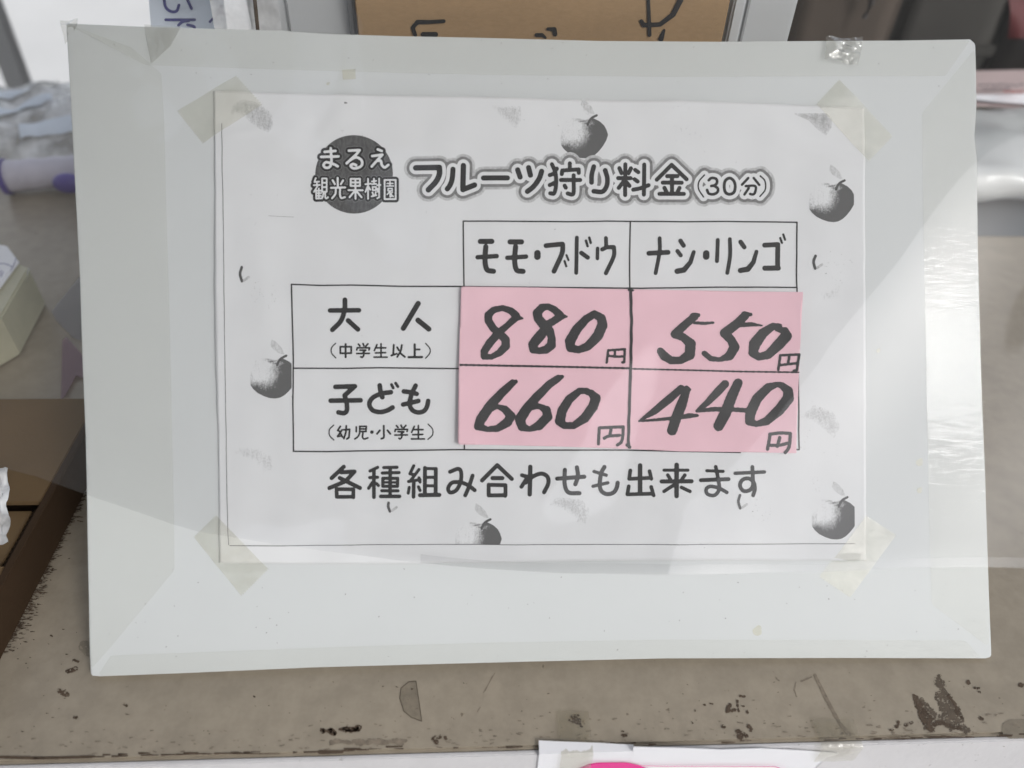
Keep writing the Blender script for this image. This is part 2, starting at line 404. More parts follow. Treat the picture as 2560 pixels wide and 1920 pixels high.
def relief(U, V):
    s = np.clip((U - SU0) / (SU1 - SU0), 0, 1); t = np.clip((V - SV0) / (SV1 - SV0), 0, 1)
    z = W0 + .0009 * np.sin(math.pi * s) ** .8 * (.25 + t ** 6 * 1.3 + (1 - t) ** 6 * .5) + .0004 * (np.sin(math.pi * t)) * ((1 - s) ** 5 * .6 + s ** 6 * .4)
    z = z + .00022 * (np.sin(U * 95 + 2 * np.sin(V * 60)) * np.sin(V * 120 + 1.3 * np.sin(U * 70)) + .8 * np.sin(U * 210 + V * 160) * np.sin(V * 190 - U * 40))
    for a, b, amp, wd_ in CREASE:
        d, tt = seg_d(U, V, a, b); z = z + amp * np.exp(-(d / wd_) ** 2) * (tt if wd_ == .0035 else np.sin(np.clip(tt, .02, .98) * math.pi))
    return z
def place_at(off):
    def f(x, y):
        U, V = pbn(x, y); return U, V, relief(U, V) + off
    return f

# ================================================================== THE SETTING
fl = link('ground', mesh('ground', [(-60, -60, -.75), (60, -60, -.75), (60, 200, -.75), (-60, 200, -.75)], [(0, 1, 2, 3)]), M['floor'], kind='structure')

# counter
ct = empty('counter', 'worn beige painted counter top with a white front, carrying the price board', 'counter', (0, -.036, -.75))
FRONT = at(1280, 1871).y
cxy = [(-1.3, FRONT), (1.6, FRONT), (1.6, .783 + .135 * 1.6), (-1.3, .783 - .135 * 1.3)]
link('counter_top', slab([(x, y + .036) for x, y in cxy], CZ + .75 - .03, CZ + .75, .0012), M['counter'], ct)
link('front_panel', box(-1.28, 1.58, FRONT + .0366, .05, 0.0, CZ + .75 - .031), M['front'], ct)
link('edge_strip', box(-1.3, 1.6, FRONT + .036 - .0022, FRONT + .036 - .0002, CZ + .75 - .029, CZ + .75 - .0012, .0005), M['front'], ct)
gC = make_g(CZ)
def place_c(off):
    mi = np.array(ct.matrix_world.inverted())
    def f(x, y):
        a, b, c = gC(np.asarray(x, float), np.asarray(y, float)); return a, b + .036, c + .75 + off
    return f
def decal(name, mat, crop, strokes, r, res=1.2, off=.00012, jag=0.0, seed=0, **pr):
    p = parse(crop, strokes, r)
    def fn(X, Y):
        D = sdf(p, X, Y)
        if jag: D = D + jag * (2.0 * vnoise(X, Y, 5.5, seed) + 1.3 * vnoise(X, Y, 2.2, seed + 5))
        if jag > 1: D = np.maximum(D, (vnoise(X, Y, 4.2, seed + 9) + .6 * vnoise(X, Y, 1.9, seed + 2) - .26) * 9)
        return D
    return link(name, contour(fn, bbox(p, 3), min(res, .85), place_c(off)), mat, ct, **pr)
# half-moon tape residue
moon = [(590, 745), (545, 750), (498, 788), (490, 850), (515, 930), (562, 968), (625, 992), (612, 890), (598, 800)]
mp = [(x * .40687 + 800, y * .40687 + 1400) for x, y in moon]
link('tape_residue', contour(lambda X, Y: polysdf(mp, X, Y), (990, 1695, 1065, 1815), 1.2, place_c(.00010)), M['residue'], ct)
link('tape_residue', contour(lambda X, Y: np.abs(polysdf(mp, X, Y)) - .9, (990, 1695, 1065, 1815), .8, place_c(.00018)), M['residue_edge'], ct)
decal('tape_residue', M['residue_edge'], 'M7', ['1580 1140 1600 1180', '1450 1260 1520 1430', '1480 1270 1560 1350', '@40 1600 1250 1640 1330', '@35 1640 1300 1690 1380', '@26 1600 1370 1660 1420', '@20 1680 1400 1740 1445', '@16 1570 1160 1620 1240'], 18, jag=3.6, seed=3)
decal('tape_residue', M['wear'], 'M7', ['#~ 1440 1240 6 1470 1290 22 1500 1380 26 1540 1440 18', '#~ 1500 1360 30 1560 1400 20 1610 1400 12', '@10 1600 1400 1700 1432', '@9 1680 1330 1715 1370', '@9 1640 1240 1700 1330'], 12, off=.0002, jag=2.2, seed=5)
decal('tape_residue', M['residue'], 'M7', ['@55 2000 1435 2300 1425'], 50, jag=.6)
decal('tape_residue', M['residue'], 'M5', ['@36 490 960 520 985'], 30, jag=1.6, seed=2)
decal('scratch', M['wear2'], 'M7', ['# 868 1125 9 950 1290 11 1010 1400 9 1060 1460 14', '@5 790 1160 850 1135', '#~ 760 1165 3 750 1210 4 765 1250 2'], 6, jag=.6)
decal('scratch', M['wear2'], 'M6', ['@2 1075 695 1005 815', '@2 1060 712 1015 805', '@2 985 905 965 935'], 2, res=.8)
decal('scratch', M['wear'], 'M6', ['#~ 440 690 3 500 665 3 720 660 4 730 655 3'], 3, res=.8, jag=.6) if False else None
# dark chips in the paint
chipdefs = [('M6', ['@12 25 1050 35 1055', '#~ 60 1050 16 75 1065 12 95 1072 6', '#~ 125 1045 10 160 1040 16 190 1055 10 235 1035 20 250 1025 8'], 10),
            ('M6', ['@14 705 1095 715 1120', '@9 690 1100 740 1090', '@8 768 1090 775 1100'], 10),
            ('M6', ['@10 1550 960 1585 955', '@16 1560 975 1590 990', '@8 1530 985 1600 1010', '@6 1600 1022 1612 1026'], 9),
            ('Z7', ['@14 1415 170 1400 210', '@11 1400 215 1450 205', '@9 1485 108 1510 112', '@8 1465 140 1475 215', '@6 1530 210 1535 222', '@6 1490 175 1512 178'], 9),
            ('Z7', ['@18 1470 350 1490 390', '@14 1500 360 1525 380', '@16 1545 315 1555 335', '@8 1475 390 1490 405'], 9),
            ('Z7', ['@9 1365 312 1375 318', '@6 1240 165 1245 170', '@4 1280 160 1300 162', '@5 1180 205 1182 218', '@5 1158 280 1162 292', '@10 692 376 715 376', '@5 685 345 696 347'], 5),
            ('M5', ['@16 345 1218 380 1235', '@8 370 1230 395 1240'], 10), ('M5', ['@8 425 1368 445 1372'], 8), ('M5', ['@8 712 1292 730 1302'], 8),
            ('M5', ['@5 1460 1243 1466 1250'], 5), ('M5', ['@12 1855 1445 1860 1452', '@16 1910 1445 1925 1460', '@14 1985 1440 2060 1436'], 10),
            ('M7', ['@11 1750 1165 1755 1170', '@7 1790 1198 1815 1200', '@6 1815 1222 1820 1224'], 7), ('M7', ['@10 1820 1372 1832 1378'], 8), ('M7', ['@12 2050 1180 2070 1186'], 8),
            ('M7', ['@10 1350 1395 1340 1420', '@8 1390 1415 1430 1400', '@5 1305 1440 1320 1443'], 6), ('M5', ['@12 390 1105 440 1090'], 9),
            ('M5', ['@5 295 898 300 902'], 5), ('M5', ['@4 278 945 282 947'], 5), ('M5', ['@8 425 1040 450 1048'], 5)]
for k, (cr, st, r) in enumerate(chipdefs):
    decal('paint_chip', M['wear'], cr, st, r, res=.9, off=.00025, jag=1.3, seed=k * 1.7, kind='stuff')
# wear along the front edge, frayed paint beside the box
rnd = random.Random(4)
def strokes_mesh(name, lst, mat, res=1.0, off=.0002, jag=.5):
    V = []; F = []
    me = bpy.data.meshes.new(name)
    bm = bmesh.new(); kk = 0
    for P in lst:
        p = [P]; kk = (kk + 1) % 60; m2 = contour(lambda X, Y: sdf(p, X, Y) + jag * np.sin(X * 1.7 + P[0][1]) * np.sin(Y * 2.1 + P[0][0]), bbox(p, 2), res, place_c(off + kk * 2.5e-6))
        bm.from_mesh(m2); bpy.data.meshes.remove(m2)
    bm.to_mesh(me); bm.free(); return link(name, me, mat, ct, kind='stuff')
lst = []
def edge_y(x): return 1899 - (x / 2560) * 57
for k in range(90):
    x = rnd.uniform(-20, 2580); y = edge_y(x) - abs(rnd.gauss(0, 3)) - 1
    if 1345 < x < 2100 and rnd.random() < .6: continue
    l = rnd.uniform(4, 46); lst.append([(x, y, rnd.uniform(.8, 2.6)), (x + l, y - l * .022, rnd.uniform(.4, 1.6))])
lst += [[(0, 1893, 3), (90, 1896, 4), (230, 1893, 3)], [(800, 1881, 5), (855, 1880, 4)], [(560, 1884, 1.5), (700, 1885, 1)]]
strokes_mesh('edge_wear', lst, M['wear'], jag=.9)
lst = []
for k in range(260):
    x = rnd.uniform(-20, 2580); y = edge_y(x) - 6 - abs(rnd.gauss(0, 34)); l = rnd.uniform(1, 14); a = rnd.uniform(-.6, .6)
    lst.append([(x, y, rnd.uniform(.4, 1.7)), (x + l * math.cos(a), y + l * math.sin(a) * .5, rnd.uniform(.2, 1.2))])
lst += [[(x, 1856 + rnd.uniform(-5, 5), rnd.uniform(2, 7)), (x + 14, 1856 + rnd.uniform(-5, 5), rnd.uniform(1, 6))] for x in range(830, 1010, 9)]
strokes_mesh('scuff', lst, M['wear2'], off=.00015)
lst = []
for k in range(620):
    t = rnd.random() ** .9; dpt = abs(rnd.gauss(0, 15)) * (.5 + .8 * t) * (.25 + abs(math.sin(t * 19 + 1.2 * math.sin(t * 47))))
    x = 208 * (1 - t) + dpt; y = 1226 + 408 * t + rnd.uniform(-5, 5); l = rnd.uniform(2, 13)
    s = rnd.uniform(-.2, .25); lst.append([(x - 2, y, rnd.uniform(.4, 1.5)), (x + l * .6, y - l * s, rnd.uniform(.3, 1.0)), (x + l, y - l * s + rnd.uniform(-1, 1), .25)])
strokes_mesh('frayed_paint', lst, M['wear'], off=.0003, jag=.5)
lst = []
for k in range(70):
    x = rnd.uniform(230, 2560); y = rnd.uniform(1700, 1870); lst.append([(x, y, rnd.uniform(.5, 1.3)), (x + rnd.uniform(0, 5), y + rnd.uniform(-2, 2), .5)])
for k in range(25):
    t = rnd.random(); x = 40 + rnd.uniform(0, 170); y = rnd.uniform(1560, 1860); lst.append([(x, y, rnd.uniform(.6, 1.6)), (x + rnd.uniform(0, 6), y, .5)])
strokes_mesh('speck', lst, M['wear'], off=.00028, jag=.3)

# ================================================================== THE BOARD
bd = empty('sign_board', 'white board wrapped in clear packing tape, leaning back and carrying the price sheet', 'sign board', mat=BM)
out_px = [(164, 57), (400, 67), (700, 75), (800, 83), (1000, 89), (1200, 93), (1500, 101), (1800, 103), (2050, 101), (2250, 100), (2427, 97), (2440, 108),
          (2442, 180), (2443, 260), (2438, 340), (2440, 368), (2444, 392), (2446, 600), (2451, 811), (2454, 937), (2458, 1043), (2464, 1170), (2468, 1296), (2474, 1482),
          (2480, 1625), (2480, 1643), (2466, 1647), (2100, 1646), (1660, 1647), (1329, 1655), (800, 1669), (434, 1685), (247, 1692), (226, 1690),
          (223, 1634), (217, 1330), (215, 1200), (212, 1079), (205, 910), (198, 693), (188, 500), (175, 244), (165, 81)]
outl = [pb(x, y) for x, y in out_px]
link('panel', slab(outl, -.004, 0, .0006), M['board'], bd)
def bquad_tape(name, px, mat, w, res_u=30, res_v=8, amp=.0, seed=0, parent=bd, serr=0, reliefed=False, label=None):
    """film patch on 4 photo points (a b along the first long side, d c the other)"""
    a, b, c, d = [pb(x, y, W0 if reliefed else 0) for x, y in px]
    def f(s, t):
        ss = s
        if serr: 
            e = serr * (abs((t * 13) % 1 - .5) * 2 - .5) ; ss = s + e * (2 * s - 1) if (s < 1e-6 or s > 1 - 1e-6) else s
        x = (a[0] * (1 - ss) + b[0] * ss) * (1 - t) + (d[0] * (1 - ss) + c[0] * ss) * t
        y = (a[1] * (1 - ss) + b[1] * ss) * (1 - t) + (d[1] * (1 - ss) + c[1] * ss) * t
        z = w
        if reliefed:
            inside = SU0 - .0006 < x < SU1 + .0006 and SV0 - .0006 < y < SV1 + .0006
            dx = max(SU0 - x, x - SU1, SV0 - y, y - SV1, 0)
            zz = float(relief(np.array([min(max(x, SU0), SU1)]), np.array([min(max(y, SV0), SV1)]))[0])
            k = math.exp(-(dx / .0034) ** 2) if dx > 0 else 1
            z = w + zz * k
        if amp: z += amp * (noise.noise(Vector((x * 170 + seed, y * 170, seed))) + 1.1 * max(0, .25 - abs(noise.noise(Vector((x * 110, y * 110, seed + 3))))) + .6)
        return (x, y, z)
    return link(name, grid(f, res_u, res_v), mat, parent, smooth=True)
# edge tapes: strips folded round the rim of the board
def strip(px, w, seed, amp=.000035):
    me = None
    pts = [pb(x, y) for x, y in px]
    bb = (min(x for x, y in px), min(y for x, y in px), max(x for x, y in px), max(y for x, y in px))
    h0 = make_h(0.0)
    def pl(x, y):
        U, V = h0(x, y); Z = np.array([w + amp * (noise.noise(Vector((u * 160, v * 260, seed))) + .6 * noise.noise(Vector((u * 420, v * 500, seed)))) for u, v in zip(U, V)]); return U, V, Z
    m2 = contour(lambda X, Y: polysdf(px, X, Y), bb, 8, pl, maxrun=1)
    return link('edge_tape', m2, M['edge_tape'], bd)
strip([(168, 62), (403, 69), (700, 77), (1000, 91), (1200, 95), (1500, 103), (1800, 105), (2426, 99), (2362, 191), (1660, 193), (1200, 188), (797, 178), (366, 164)], .00045, 1)
strip([(167, 60), (177, 244), (190, 500), (200, 693), (207, 910), (214, 1079), (217, 1200), (219, 1330), (225, 1676), (278, 1617), (437, 1425), (436, 1300), (425, 800), (419, 600), (411, 300), (404, 185), (330, 120)], .00032, 2)
strip([(2439, 119), (2441, 260), (2437, 350), (2443, 400), (2444, 600), (2452, 937), (2462, 1170), (2466, 1296), (2472, 1482), (2471, 1617), (2328, 1510), (2322, 1300), (2316, 1000), (2308, 600), (2304, 283)], .0004, 3)
strip([(245, 1689), (434, 1683), (800, 1667), (1329, 1653), (1660, 1645), (2100, 1644), (2452, 1643), (2411, 1600), (1660, 1598), (1200, 1606), (861, 1616), (278, 1638)], .0005, 4)
link('stain', contour(lambda X, Y: polysdf([(856, 176), (889, 174), (890, 199), (858, 201)], X, Y), (850, 170, 895, 205), 1.5, lambda x, y: (*make_h(0)(x, y), np.full(len(x), .00075))), M['stain'], bd)
for (sx, sy, sr) in ((2298, 1156, 9), (2298, 1226, 7), (1893, 1577, 12), (820, 210, 4), (2195, 877, 5)):
    pth = [[(sx, sy, sr), (sx + 3, sy - sr * .6, sr * .6)]]
    link('stain', contour(lambda X, Y: sdf(pth, X, Y), bbox(pth, 2), 1.5, lambda x, y: (*make_h(0)(x, y), np.full(len(x), .0003))), M['stain'], bd)
rs = random.Random(9); bits = []
for k in range(130):
    x = rs.uniform(230, 2440); y = rs.choice([rs.uniform(90, 220), rs.uniform(1420, 1640), rs.uniform(1420, 1640), rs.uniform(100, 1600)])
    if 540 < x < 2170 and 220 < y < 1410: continue
    bits.append([(x, y, rs.uniform(.35, 1.1)), (x + rs.uniform(-2, 2), y + rs.uniform(-2, 2), .4)])
bm = bmesh.new()
for P in bits:
    m2 = contour(lambda X, Y: sdf([P], X, Y), bbox([P], 1), .5, lambda x, y: (*make_h(0)(x, y), np.full(len(x), .00078))); bm.from_mesh(m2); bpy.data.meshes.remove(m2)
me = bpy.data.meshes.new('speck'); bm.to_mesh(me); bm.free(); link('speck', me, M['greyink'], bd, kind='stuff')
# crumpled pieces of clear tape over the top rim
def crumple(name, px, w, amp, seed, parent=bd, n=26, mat=None, f2=1.0):
    a, b, c, d = [pb(x, y) for x, y in px]
    def f(s, t):
        x = (a[0] * (1 - s) + b[0] * s) * (1 - t) + (d[0] * (1 - s) + c[0] * s) * t
        y = (a[1] * (1 - s) + b[1] * s) * (1 - t) + (d[1] * (1 - s) + c[1] * s) * t
        q = Vector((x * 130 * f2, y * 130 * f2, seed)); n1 = noise.noise_vector(q); r = abs(noise.noise(q * 1.9))
        return (x + n1.x * amp * .5, y + n1.y * amp * .5, w + amp * (.9 + n1.z - 1.4 * r) if w + amp * (.9 + n1.z - 1.4 * r) > w * .5 else w * .5)
    return link(name, grid(f, n, n), mat or M['crinkle'], parent, smooth=False)
crumple('crumpled_tape', [(2062, 96), (2152, 98), (2140, 166), (2056, 152)], .0009, .0016, 5)
crumple('crumpled_tape', [(362, 64), (455, 70), (430, 118), (380, 162)], .0008, .0004, 8)
crumple('crumpled_tape', [(150, 50), (200, 50), (196, 64), (163, 112)], -.0006, .0012, 12, n=14)

# ================================================================== THE PRICE SHEET
ps = empty('price_sheet', 'white photocopied price list with apples and black Japanese lettering, taped to the board', 'price sheet', mat=BM)
# sheet outline in board frame through its traced corners
TLp, TRp, BRp, BLp = u_of(532, 226), u_of(2161, 269), u_of(2166, 1400), u_of(547, 1408)
topw = [(532, 226), (650, 231), (800, 236), (1000, 241), (1200, 244), (1400, 251), (1550, 254), (1700, 253), (1900, 259), (2050, 265), (2161, 269)]
def topy(x): return float(np.interp(x, [p[0] for p in topw], [p[1] for p in topw]))
def sheet_f(s, t):
    xt = 532 + s * (2161 - 532); top = (xt, topy(xt)); bx = 547 + s * (2166 - 547); by = 1408 + s * (1400 - 1408) + 2.5 * math.sin(s * 7)
    x = bx + (top[0] - bx) * t; y = by + (top[1] - by) * t
    if s == 0: x += 2.5 * math.sin(t * 9)
    U, V = hB(x, y); return (float(U), float(V), float(relief(np.array([U]), np.array([V]))[0]))
me = grid(sheet_f, 220, 160)
o = link('sheet', me, M['paper'], ps, smooth=True)
md = o.modifiers.new('thickness', 'SOLIDIFY'); md.thickness = .0001; md.offset = -1

def ink_obj(name, fn, bb, res, mat, off, parent=ps, ink=None, **pr):
    return link(name, contour(fn, bb, res, place_at(off), ink=ink), mat, parent, **pr)
def char(crop, strokes, r, off=.00009, mat='inkblk', parent=None, res=None, name='printed_character', jag=0):
    p = parse(crop, strokes, r); rr = min(q[2] for P in p for q in P)
    fn = (lambda X, Y: sdf(p, X, Y) + jag * (np.sin(X * .8) * np.sin(Y * .9 + X * .3))) if jag else (lambda X, Y: sdf(p, X, Y))
    return ink_obj(name, fn, bbox(p, 2), res or max(.55, min(1.6, rr * .45)), M[mat], off, parent or ps), p

TITLE = [('A', ['1105 372 1322 368', '~ 1322 368 1322 430 1290 500 1222 575'], 26),
         ('A', ['~@24 1447 385 1440 470 1420 530 1395 566', '@25 1543 350 1538 570 1645 528'], 24),
         ('A', ['1728 464 1948 464'], 24),
         ('A', ['2042 390 2065 455', '2142 370 2160 438', '~ 2132 588 2190 540 2240 470 2262 405'], 24),
         ('B', ['~ 190 675 160 720 125 735', '~ 145 635 178 720 182 830 165 900 130 900', '~ 175 800 150 815 125 825', '310 625 310 670', '235 725 240 692 392 680 392 712', '228 780 405 778', '~ 345 735 345 800 345 890 330 912 290 902', '262 832 272 850'], 19),
         ('B', ['~ 530 655 512 730 510 800', '~@23 635 690 655 760 650 830 610 885 530 882'], 22),
         ('B', ['820 635 820 915', '765 670 785 715', '872 670 850 715', '755 760 870 760', '805 790 760 850', '835 800 860 830', '912 685 940 705', '907 770 935 790', '~ 895 865 960 852 1035 825', '995 635 993 910'], 19),
         ('B', ['1245 640 1110 775', '1245 640 1385 770', '1205 742 1300 742', '1165 802 1340 802', '1250 742 1250 900', '1180 850 1200 890', '1320 850 1300 890', '1135 905 1360 905'], 19),
         ('B', ['~ 1548 732 1500 790 1497 860 1542 932'], 7),
         ('B', ['~ 1588 780 1612 760 1655 768 1664 800 1645 825 1612 832', '~ 1640 832 1672 855 1668 890 1630 908 1590 900 1574 868'], 13),
         ('B', ['~ 1780 760 1740 785 1730 835 1742 890 1780 908 1820 890 1832 835 1818 785 1780 760'], 14),
         ('B', ['1955 757 1895 820', '2005 757 2056 820', '~ 1930 832 2018 832 2016 890 1995 910 1970 905', '1958 850 1918 910'], 12),
         ('B', ['~ 2065 738 2108 785 2110 865 2060 928'], 7)]
tp = []
for cr, st, r in TITLE: tp += parse(cr, st, r)
k = .27125; bb = bbox(tp, 34)
td = lambda X, Y: sdf(tp, X, Y)
def faint_ink(x, y):
    d = td(x, y); return np.clip(.62 - (d - 16) * .035, .12, .6)
halo3 = ink_obj('title_shadow', lambda X, Y: td(X, Y) - 83 * k, bb, 2.2, M['faintprint'], .00004, ink=faint_ink)
halo2 = ink_obj('title_outline', lambda X, Y: td(X, Y) - 58 * k, bb, 1.8, M['ringprint'], .00006)
halo1 = ink_obj('title_halo', lambda X, Y: td(X, Y) - 33 * k, bb, 1.8, M['white_print'], .00008)
for cr, st, r in TITLE: char(cr, st, r, .00011)

# round logo
dc = (537 * k + 740, 430 * k + 320)
disc = ink_obj('logo_disc', lambda X, Y: np.hypot((X - dc[0]) / 358, (Y - dc[1]) / 360) * 358 - 358 * k, (dc[0] - 104, dc[1] - 104, dc[0] + 104, dc[1] + 104), 2.5, M['greyprint'], .00005)
disc['label'] = 'round dark grey logo disc'
L1 = [(['265 222 365 215', '232 268 393 265', '~ 322 190 326 260 328 320 310 362 275 368 255 345 275 318 320 325 360 340 385 355'], 12),
      (['490 213 588 208 560 245 468 328', '~ 500 300 555 274 605 300 608 345 570 370 525 372 505 350 528 335 555 345'], 12),
      (['755 200 792 215', '704 262 797 250 700 358', '~ 750 306 783 308 793 345 820 368 852 345'], 12)]
L2 = [(['184 465 172 500', '172 500 215 497', '165 530 222 528', '195 500 195 530', '205 530 167 590', '187 575 187 652', '187 580 235 580', '187 603 232 603', '187 627 232 627', '187 652 240 650', '212 560 212 650',
        '243 468 243 590', '285 468 285 590', '243 468 285 468', '243 508 285 508', '243 548 285 548', '243 590 285 590', '~ 255 595 250 630 238 652', '~ 272 595 272 640 282 652 297 640'], 7.5),
      (['385 462 388 540', '340 485 360 520', '435 485 415 520', '325 555 455 550', '~ 370 560 365 610 335 650', '~ 408 560 408 620 420 648 452 640'], 9),
      (['505 470 505 535', '590 470 590 535', '505 470 590 470', '505 503 590 503', '505 535 590 535', '548 470 550 655', '485 575 615 575', '540 585 495 640', '560 585 605 640'], 8.5),
      (['640 520 690 515', '665 470 665 655', '660 540 642 590', '672 545 685 570', '700 495 740 490', '720 470 720 515', '702 520 740 517', '707 545 738 545 738 575 707 575 707 545', '705 595 712 615', '738 592 730 615', '698 632 742 622', '750 530 780 527', '768 470 768 640 750 650', '752 560 756 590'], 7.5),
      (['818 483 920 483 920 658 818 658 818 483', '@6 842 515 895 515', '@6 868 498 868 535', '@6 838 538 900 538', '@6 850 560 888 560 888 582 850 582 850 560', '@6 865 588 842 615', '@6 868 590 868 638 885 630', '@6 890 595 872 608 898 635'], 8)]
for L_, orad in ((L1, 34), (L2, 27)):
    pp = []
    for st, r in L_: pp += parse('A', st, 10)
    fd = lambda X, Y, pp=pp: sdf(pp, X, Y)
    bb2 = bbox(pp, 10)
    ink_obj('logo_rim', lambda X, Y: fd(X, Y) - (orad - 10 + 4) * k, bb2, 1.2, M['ringprint'], .00007)
    ink_obj('logo_outline', lambda X, Y: fd(X, Y) - (orad - 10) * k, bb2, 1.2, M['inkblk'], .00009)
    for st, r in L_: char('A', st, r, .00011, 'white_print')

# table headings
for st, r in [(['150 157 220 157', '@14 133 255 250 248', '~@13 183 190 178 270 190 330 230 341'], 16), (['332 160 402 160', '@14 315 258 430 250', '~@13 366 190 360 270 372 332 412 341'], 16),
              (['500 230 500 251'], 20), (['@15 552 184 652 174', '~@15 655 176 650 232 602 340', '@7 678 242 690 272', '@7 666 278 677 310'], 15),
              (['@12 742 134 738 350', '@14 770 228 808 256', '@8 798 153 808 186', '@8 818 134 827 166'], 12), (['@12 920 137 922 185', '@11 869 200 868 262', '@13 898 206 925 193 968 192', '~@13 970 194 968 250 920 352'], 13),
              (['~@12 1250 138 1250 220 1225 352', '@15 1184 230 1302 224'], 12), (['@14 1378 154 1397 182', '@13 1360 216 1380 242', '#~ 1460 222 12 1440 285 14 1400 332 17 1358 340 17'], 13),
              (['1536 231 1536 250'], 20), (['@12 1606 148 1602 278', '~@12 1681 143 1682 240 1666 350'], 12), (['@14 1748 160 1770 192', '#~ 1845 220 12 1825 285 14 1790 328 17 1745 336 16'], 13),
              (['@15 1895 180 1976 176 1976 305', '@16 1895 322 1980 320', '@7 1991 136 2002 166', '@7 2010 114 2021 146'], 12)]:
    char('C', st, r)
# row headings
gaku = ['665 605 680 622', '708 600 718 622', '755 602 735 625', '650 660 655 640 770 640 765 660', '680 662 735 662 712 680', '650 694 768 692', '~ 712 685 715 712 700 730 688 724']
sei = ['840 610 815 665', '835 640 922 640', '878 602 878 722', '825 688 920 685', '812 728 935 728']
def sh(st, dx, dy):
    o = []
    for s in st:
        t = s.split(); pre = [q for q in t if q[0] in '~@#']; v = [float(q) for q in t if q[0] not in '~@#']
        o.append(' '.join(pre + ['%g' % (q + (dx if i % 2 == 0 else dy)) for i, q in enumerate(v)]))
    return o
for st, r in [(['@22 398 288 670 286', '~@23 538 188 535 280 500 385 420 470', '@23 568 382 660 466'], 23), (['1228 222 1088 456', '1226 380 1328 463'], 25),
              (['~ 450 598 413 640 413 690 452 735'], 6), (['495 630 598 630', '495 692 598 690', '495 630 495 690', '598 630 598 690', '@10 545 605 545 728'], 9),
              (gaku, 8.5), (sei, 8.5), (['~ 998 612 992 700', '975 712 1025 695', '1030 635 1045 662', '~ 1074 614 1062 670 1030 725', '1062 692 1102 725'], 9.5),
              (['@11 1195 608 1195 722', '1195 655 1242 655', '@11 1137 728 1264 727'], 9), (['~ 1298 598 1337 645 1337 690 1298 738'], 6),
              (['448 1008 632 1002 535 1088', '402 1138 686 1134', '~ 535 1090 552 1150 556 1225 530 1255 476 1248'], 22.5),
              (['~ 865 994 875 1060 890 1105', '~@21 970 1058 880 1072 800 1110 768 1170 800 1228 870 1245 935 1230 987 1202', '@14 976 986 992 1018', '@14 1015 973 1036 1005'], 22.5),
              (['~@23 1204 996 1165 1080 1148 1170 1172 1225 1225 1248 1282 1235 1312 1190 1322 1140', '~@18 1092 1050 1150 1058 1214 1074', '~@20 1086 1174 1150 1160 1230 1140'], 22),
              (['~ 432 1368 393 1410 393 1465 432 1508'], 6), (['495 1380 470 1418 497 1430', '512 1412 470 1472', '470 1476 510 1468', '500 1450 515 1480', '528 1412 583 1408 576 1485 556 1498', '~ 550 1375 548 1430 528 1495'], 9),
              (['645 1385 645 1430', '677 1380 677 1425', '740 1380 735 1428', '677 1380 740 1380', '677 1404 738 1404', '677 1428 738 1428', '~ 678 1440 662 1475 632 1498', '~ 708 1440 704 1480 720 1498 754 1488'], 8.5),
              (['791 1434 792 1434'], 17), (['~@10 903 1375 904 1440 903 1485 880 1496', '866 1418 840 1450', '938 1418 965 1450'], 9.5),
              (sh(gaku, 358, 768), 8.5), (sh(sei, 352, 770), 8.5), (['~ 1322 1358 1363 1405 1363 1460 1320 1502'], 6)]:
    char('D', st, r)
# sentence under the table
for cr, st, r in [('G', ['228 140 112 248', '205 193 330 186 245 278 92 342', '190 247 382 342', '@18 160 350 163 425 320 425 320 355 165 352', '@16 320 425 322 432'], 20),
              ('G', ['550 146 478 180', '475 243 550 240', '@18 515 170 515 430', '500 290 465 345', '540 300 558 318', '608 148 735 145', '595 200 755 195', '@17 670 150 670 420', '600 250 742 250 740 325 600 325 600 250', '@12 605 288 740 288', '590 368 745 368', '@18 580 422 760 421'], 15.5),
              ('G', ['895 130 858 207 905 215', '945 165 862 275', '845 280 955 262', '@18 895 290 893 425', '852 335 843 390', '940 330 955 365', '945 245 955 285', '@19 1002 150 1000 400', '@19 1105 160 1103 400', '1002 156 1105 158', '1000 240 1103 240', '1000 320 1103 322', '@20 955 410 1138 408'], 15),
              ('G', ['~ 1240 188 1320 160 1347 200 1340 285 1300 362 1242 385 1222 345 1262 290 1350 290 1420 320 1475 362', '~ 1455 225 1420 330 1385 412'], 19),
              ('G', ['1690 125 1545 270', '1690 125 1828 255', '1645 248 1738 248', '@19 1608 310 1608 412 1768 410 1768 315 1608 312', '@17 1765 410 1765 418'], 20),
              ('G', ['@21 2005 140 1999 403', '@19 1925 220 1980 235 1920 330', '~@20 1960 290 2030 232 2110 205 2168 235 2175 300 2136 382'], 20),
              ('H', ['@20 125 253 382 234', '~ 198 170 195 300 230 382 335 390', '~ 312 145 322 230 297 305'], 20),
              ('H', ['~ 575 142 545 200 530 300 545 370 600 400 660 385 690 340 700 292', '@16 475 185 592 220', '@16 465 325 607 292'], 20),
              ('H', ['@22 915 128 913 390', '822 175 810 255 1010 246', '1005 182 1022 255', '805 325 792 402 1035 396', '1020 332 1043 412'], 18),
              ('H', ['@15 1142 172 1370 172', '@22 1262 122 1262 418', '1178 218 1205 265', '1340 218 1312 260', '@20 1120 280 1405 278', '1235 315 1142 374', '1308 336 1390 375'], 17),
              ('H', ['@15 1550 178 1706 184', '@19 1495 268 1757 258', '~ 1636 140 1660 260 1668 355 1625 412 1560 402 1545 358 1580 328 1650 338 1700 360 1740 384'], 17.5),
              ('H', ['@17 1820 202 2100 190', '~ 1985 142 1990 260 1990 320 1960 362 1900 370 1866 320 1890 265 1950 252 1998 290 2010 350 1992 412'], 18.5)]:
    char(cr, st, r)
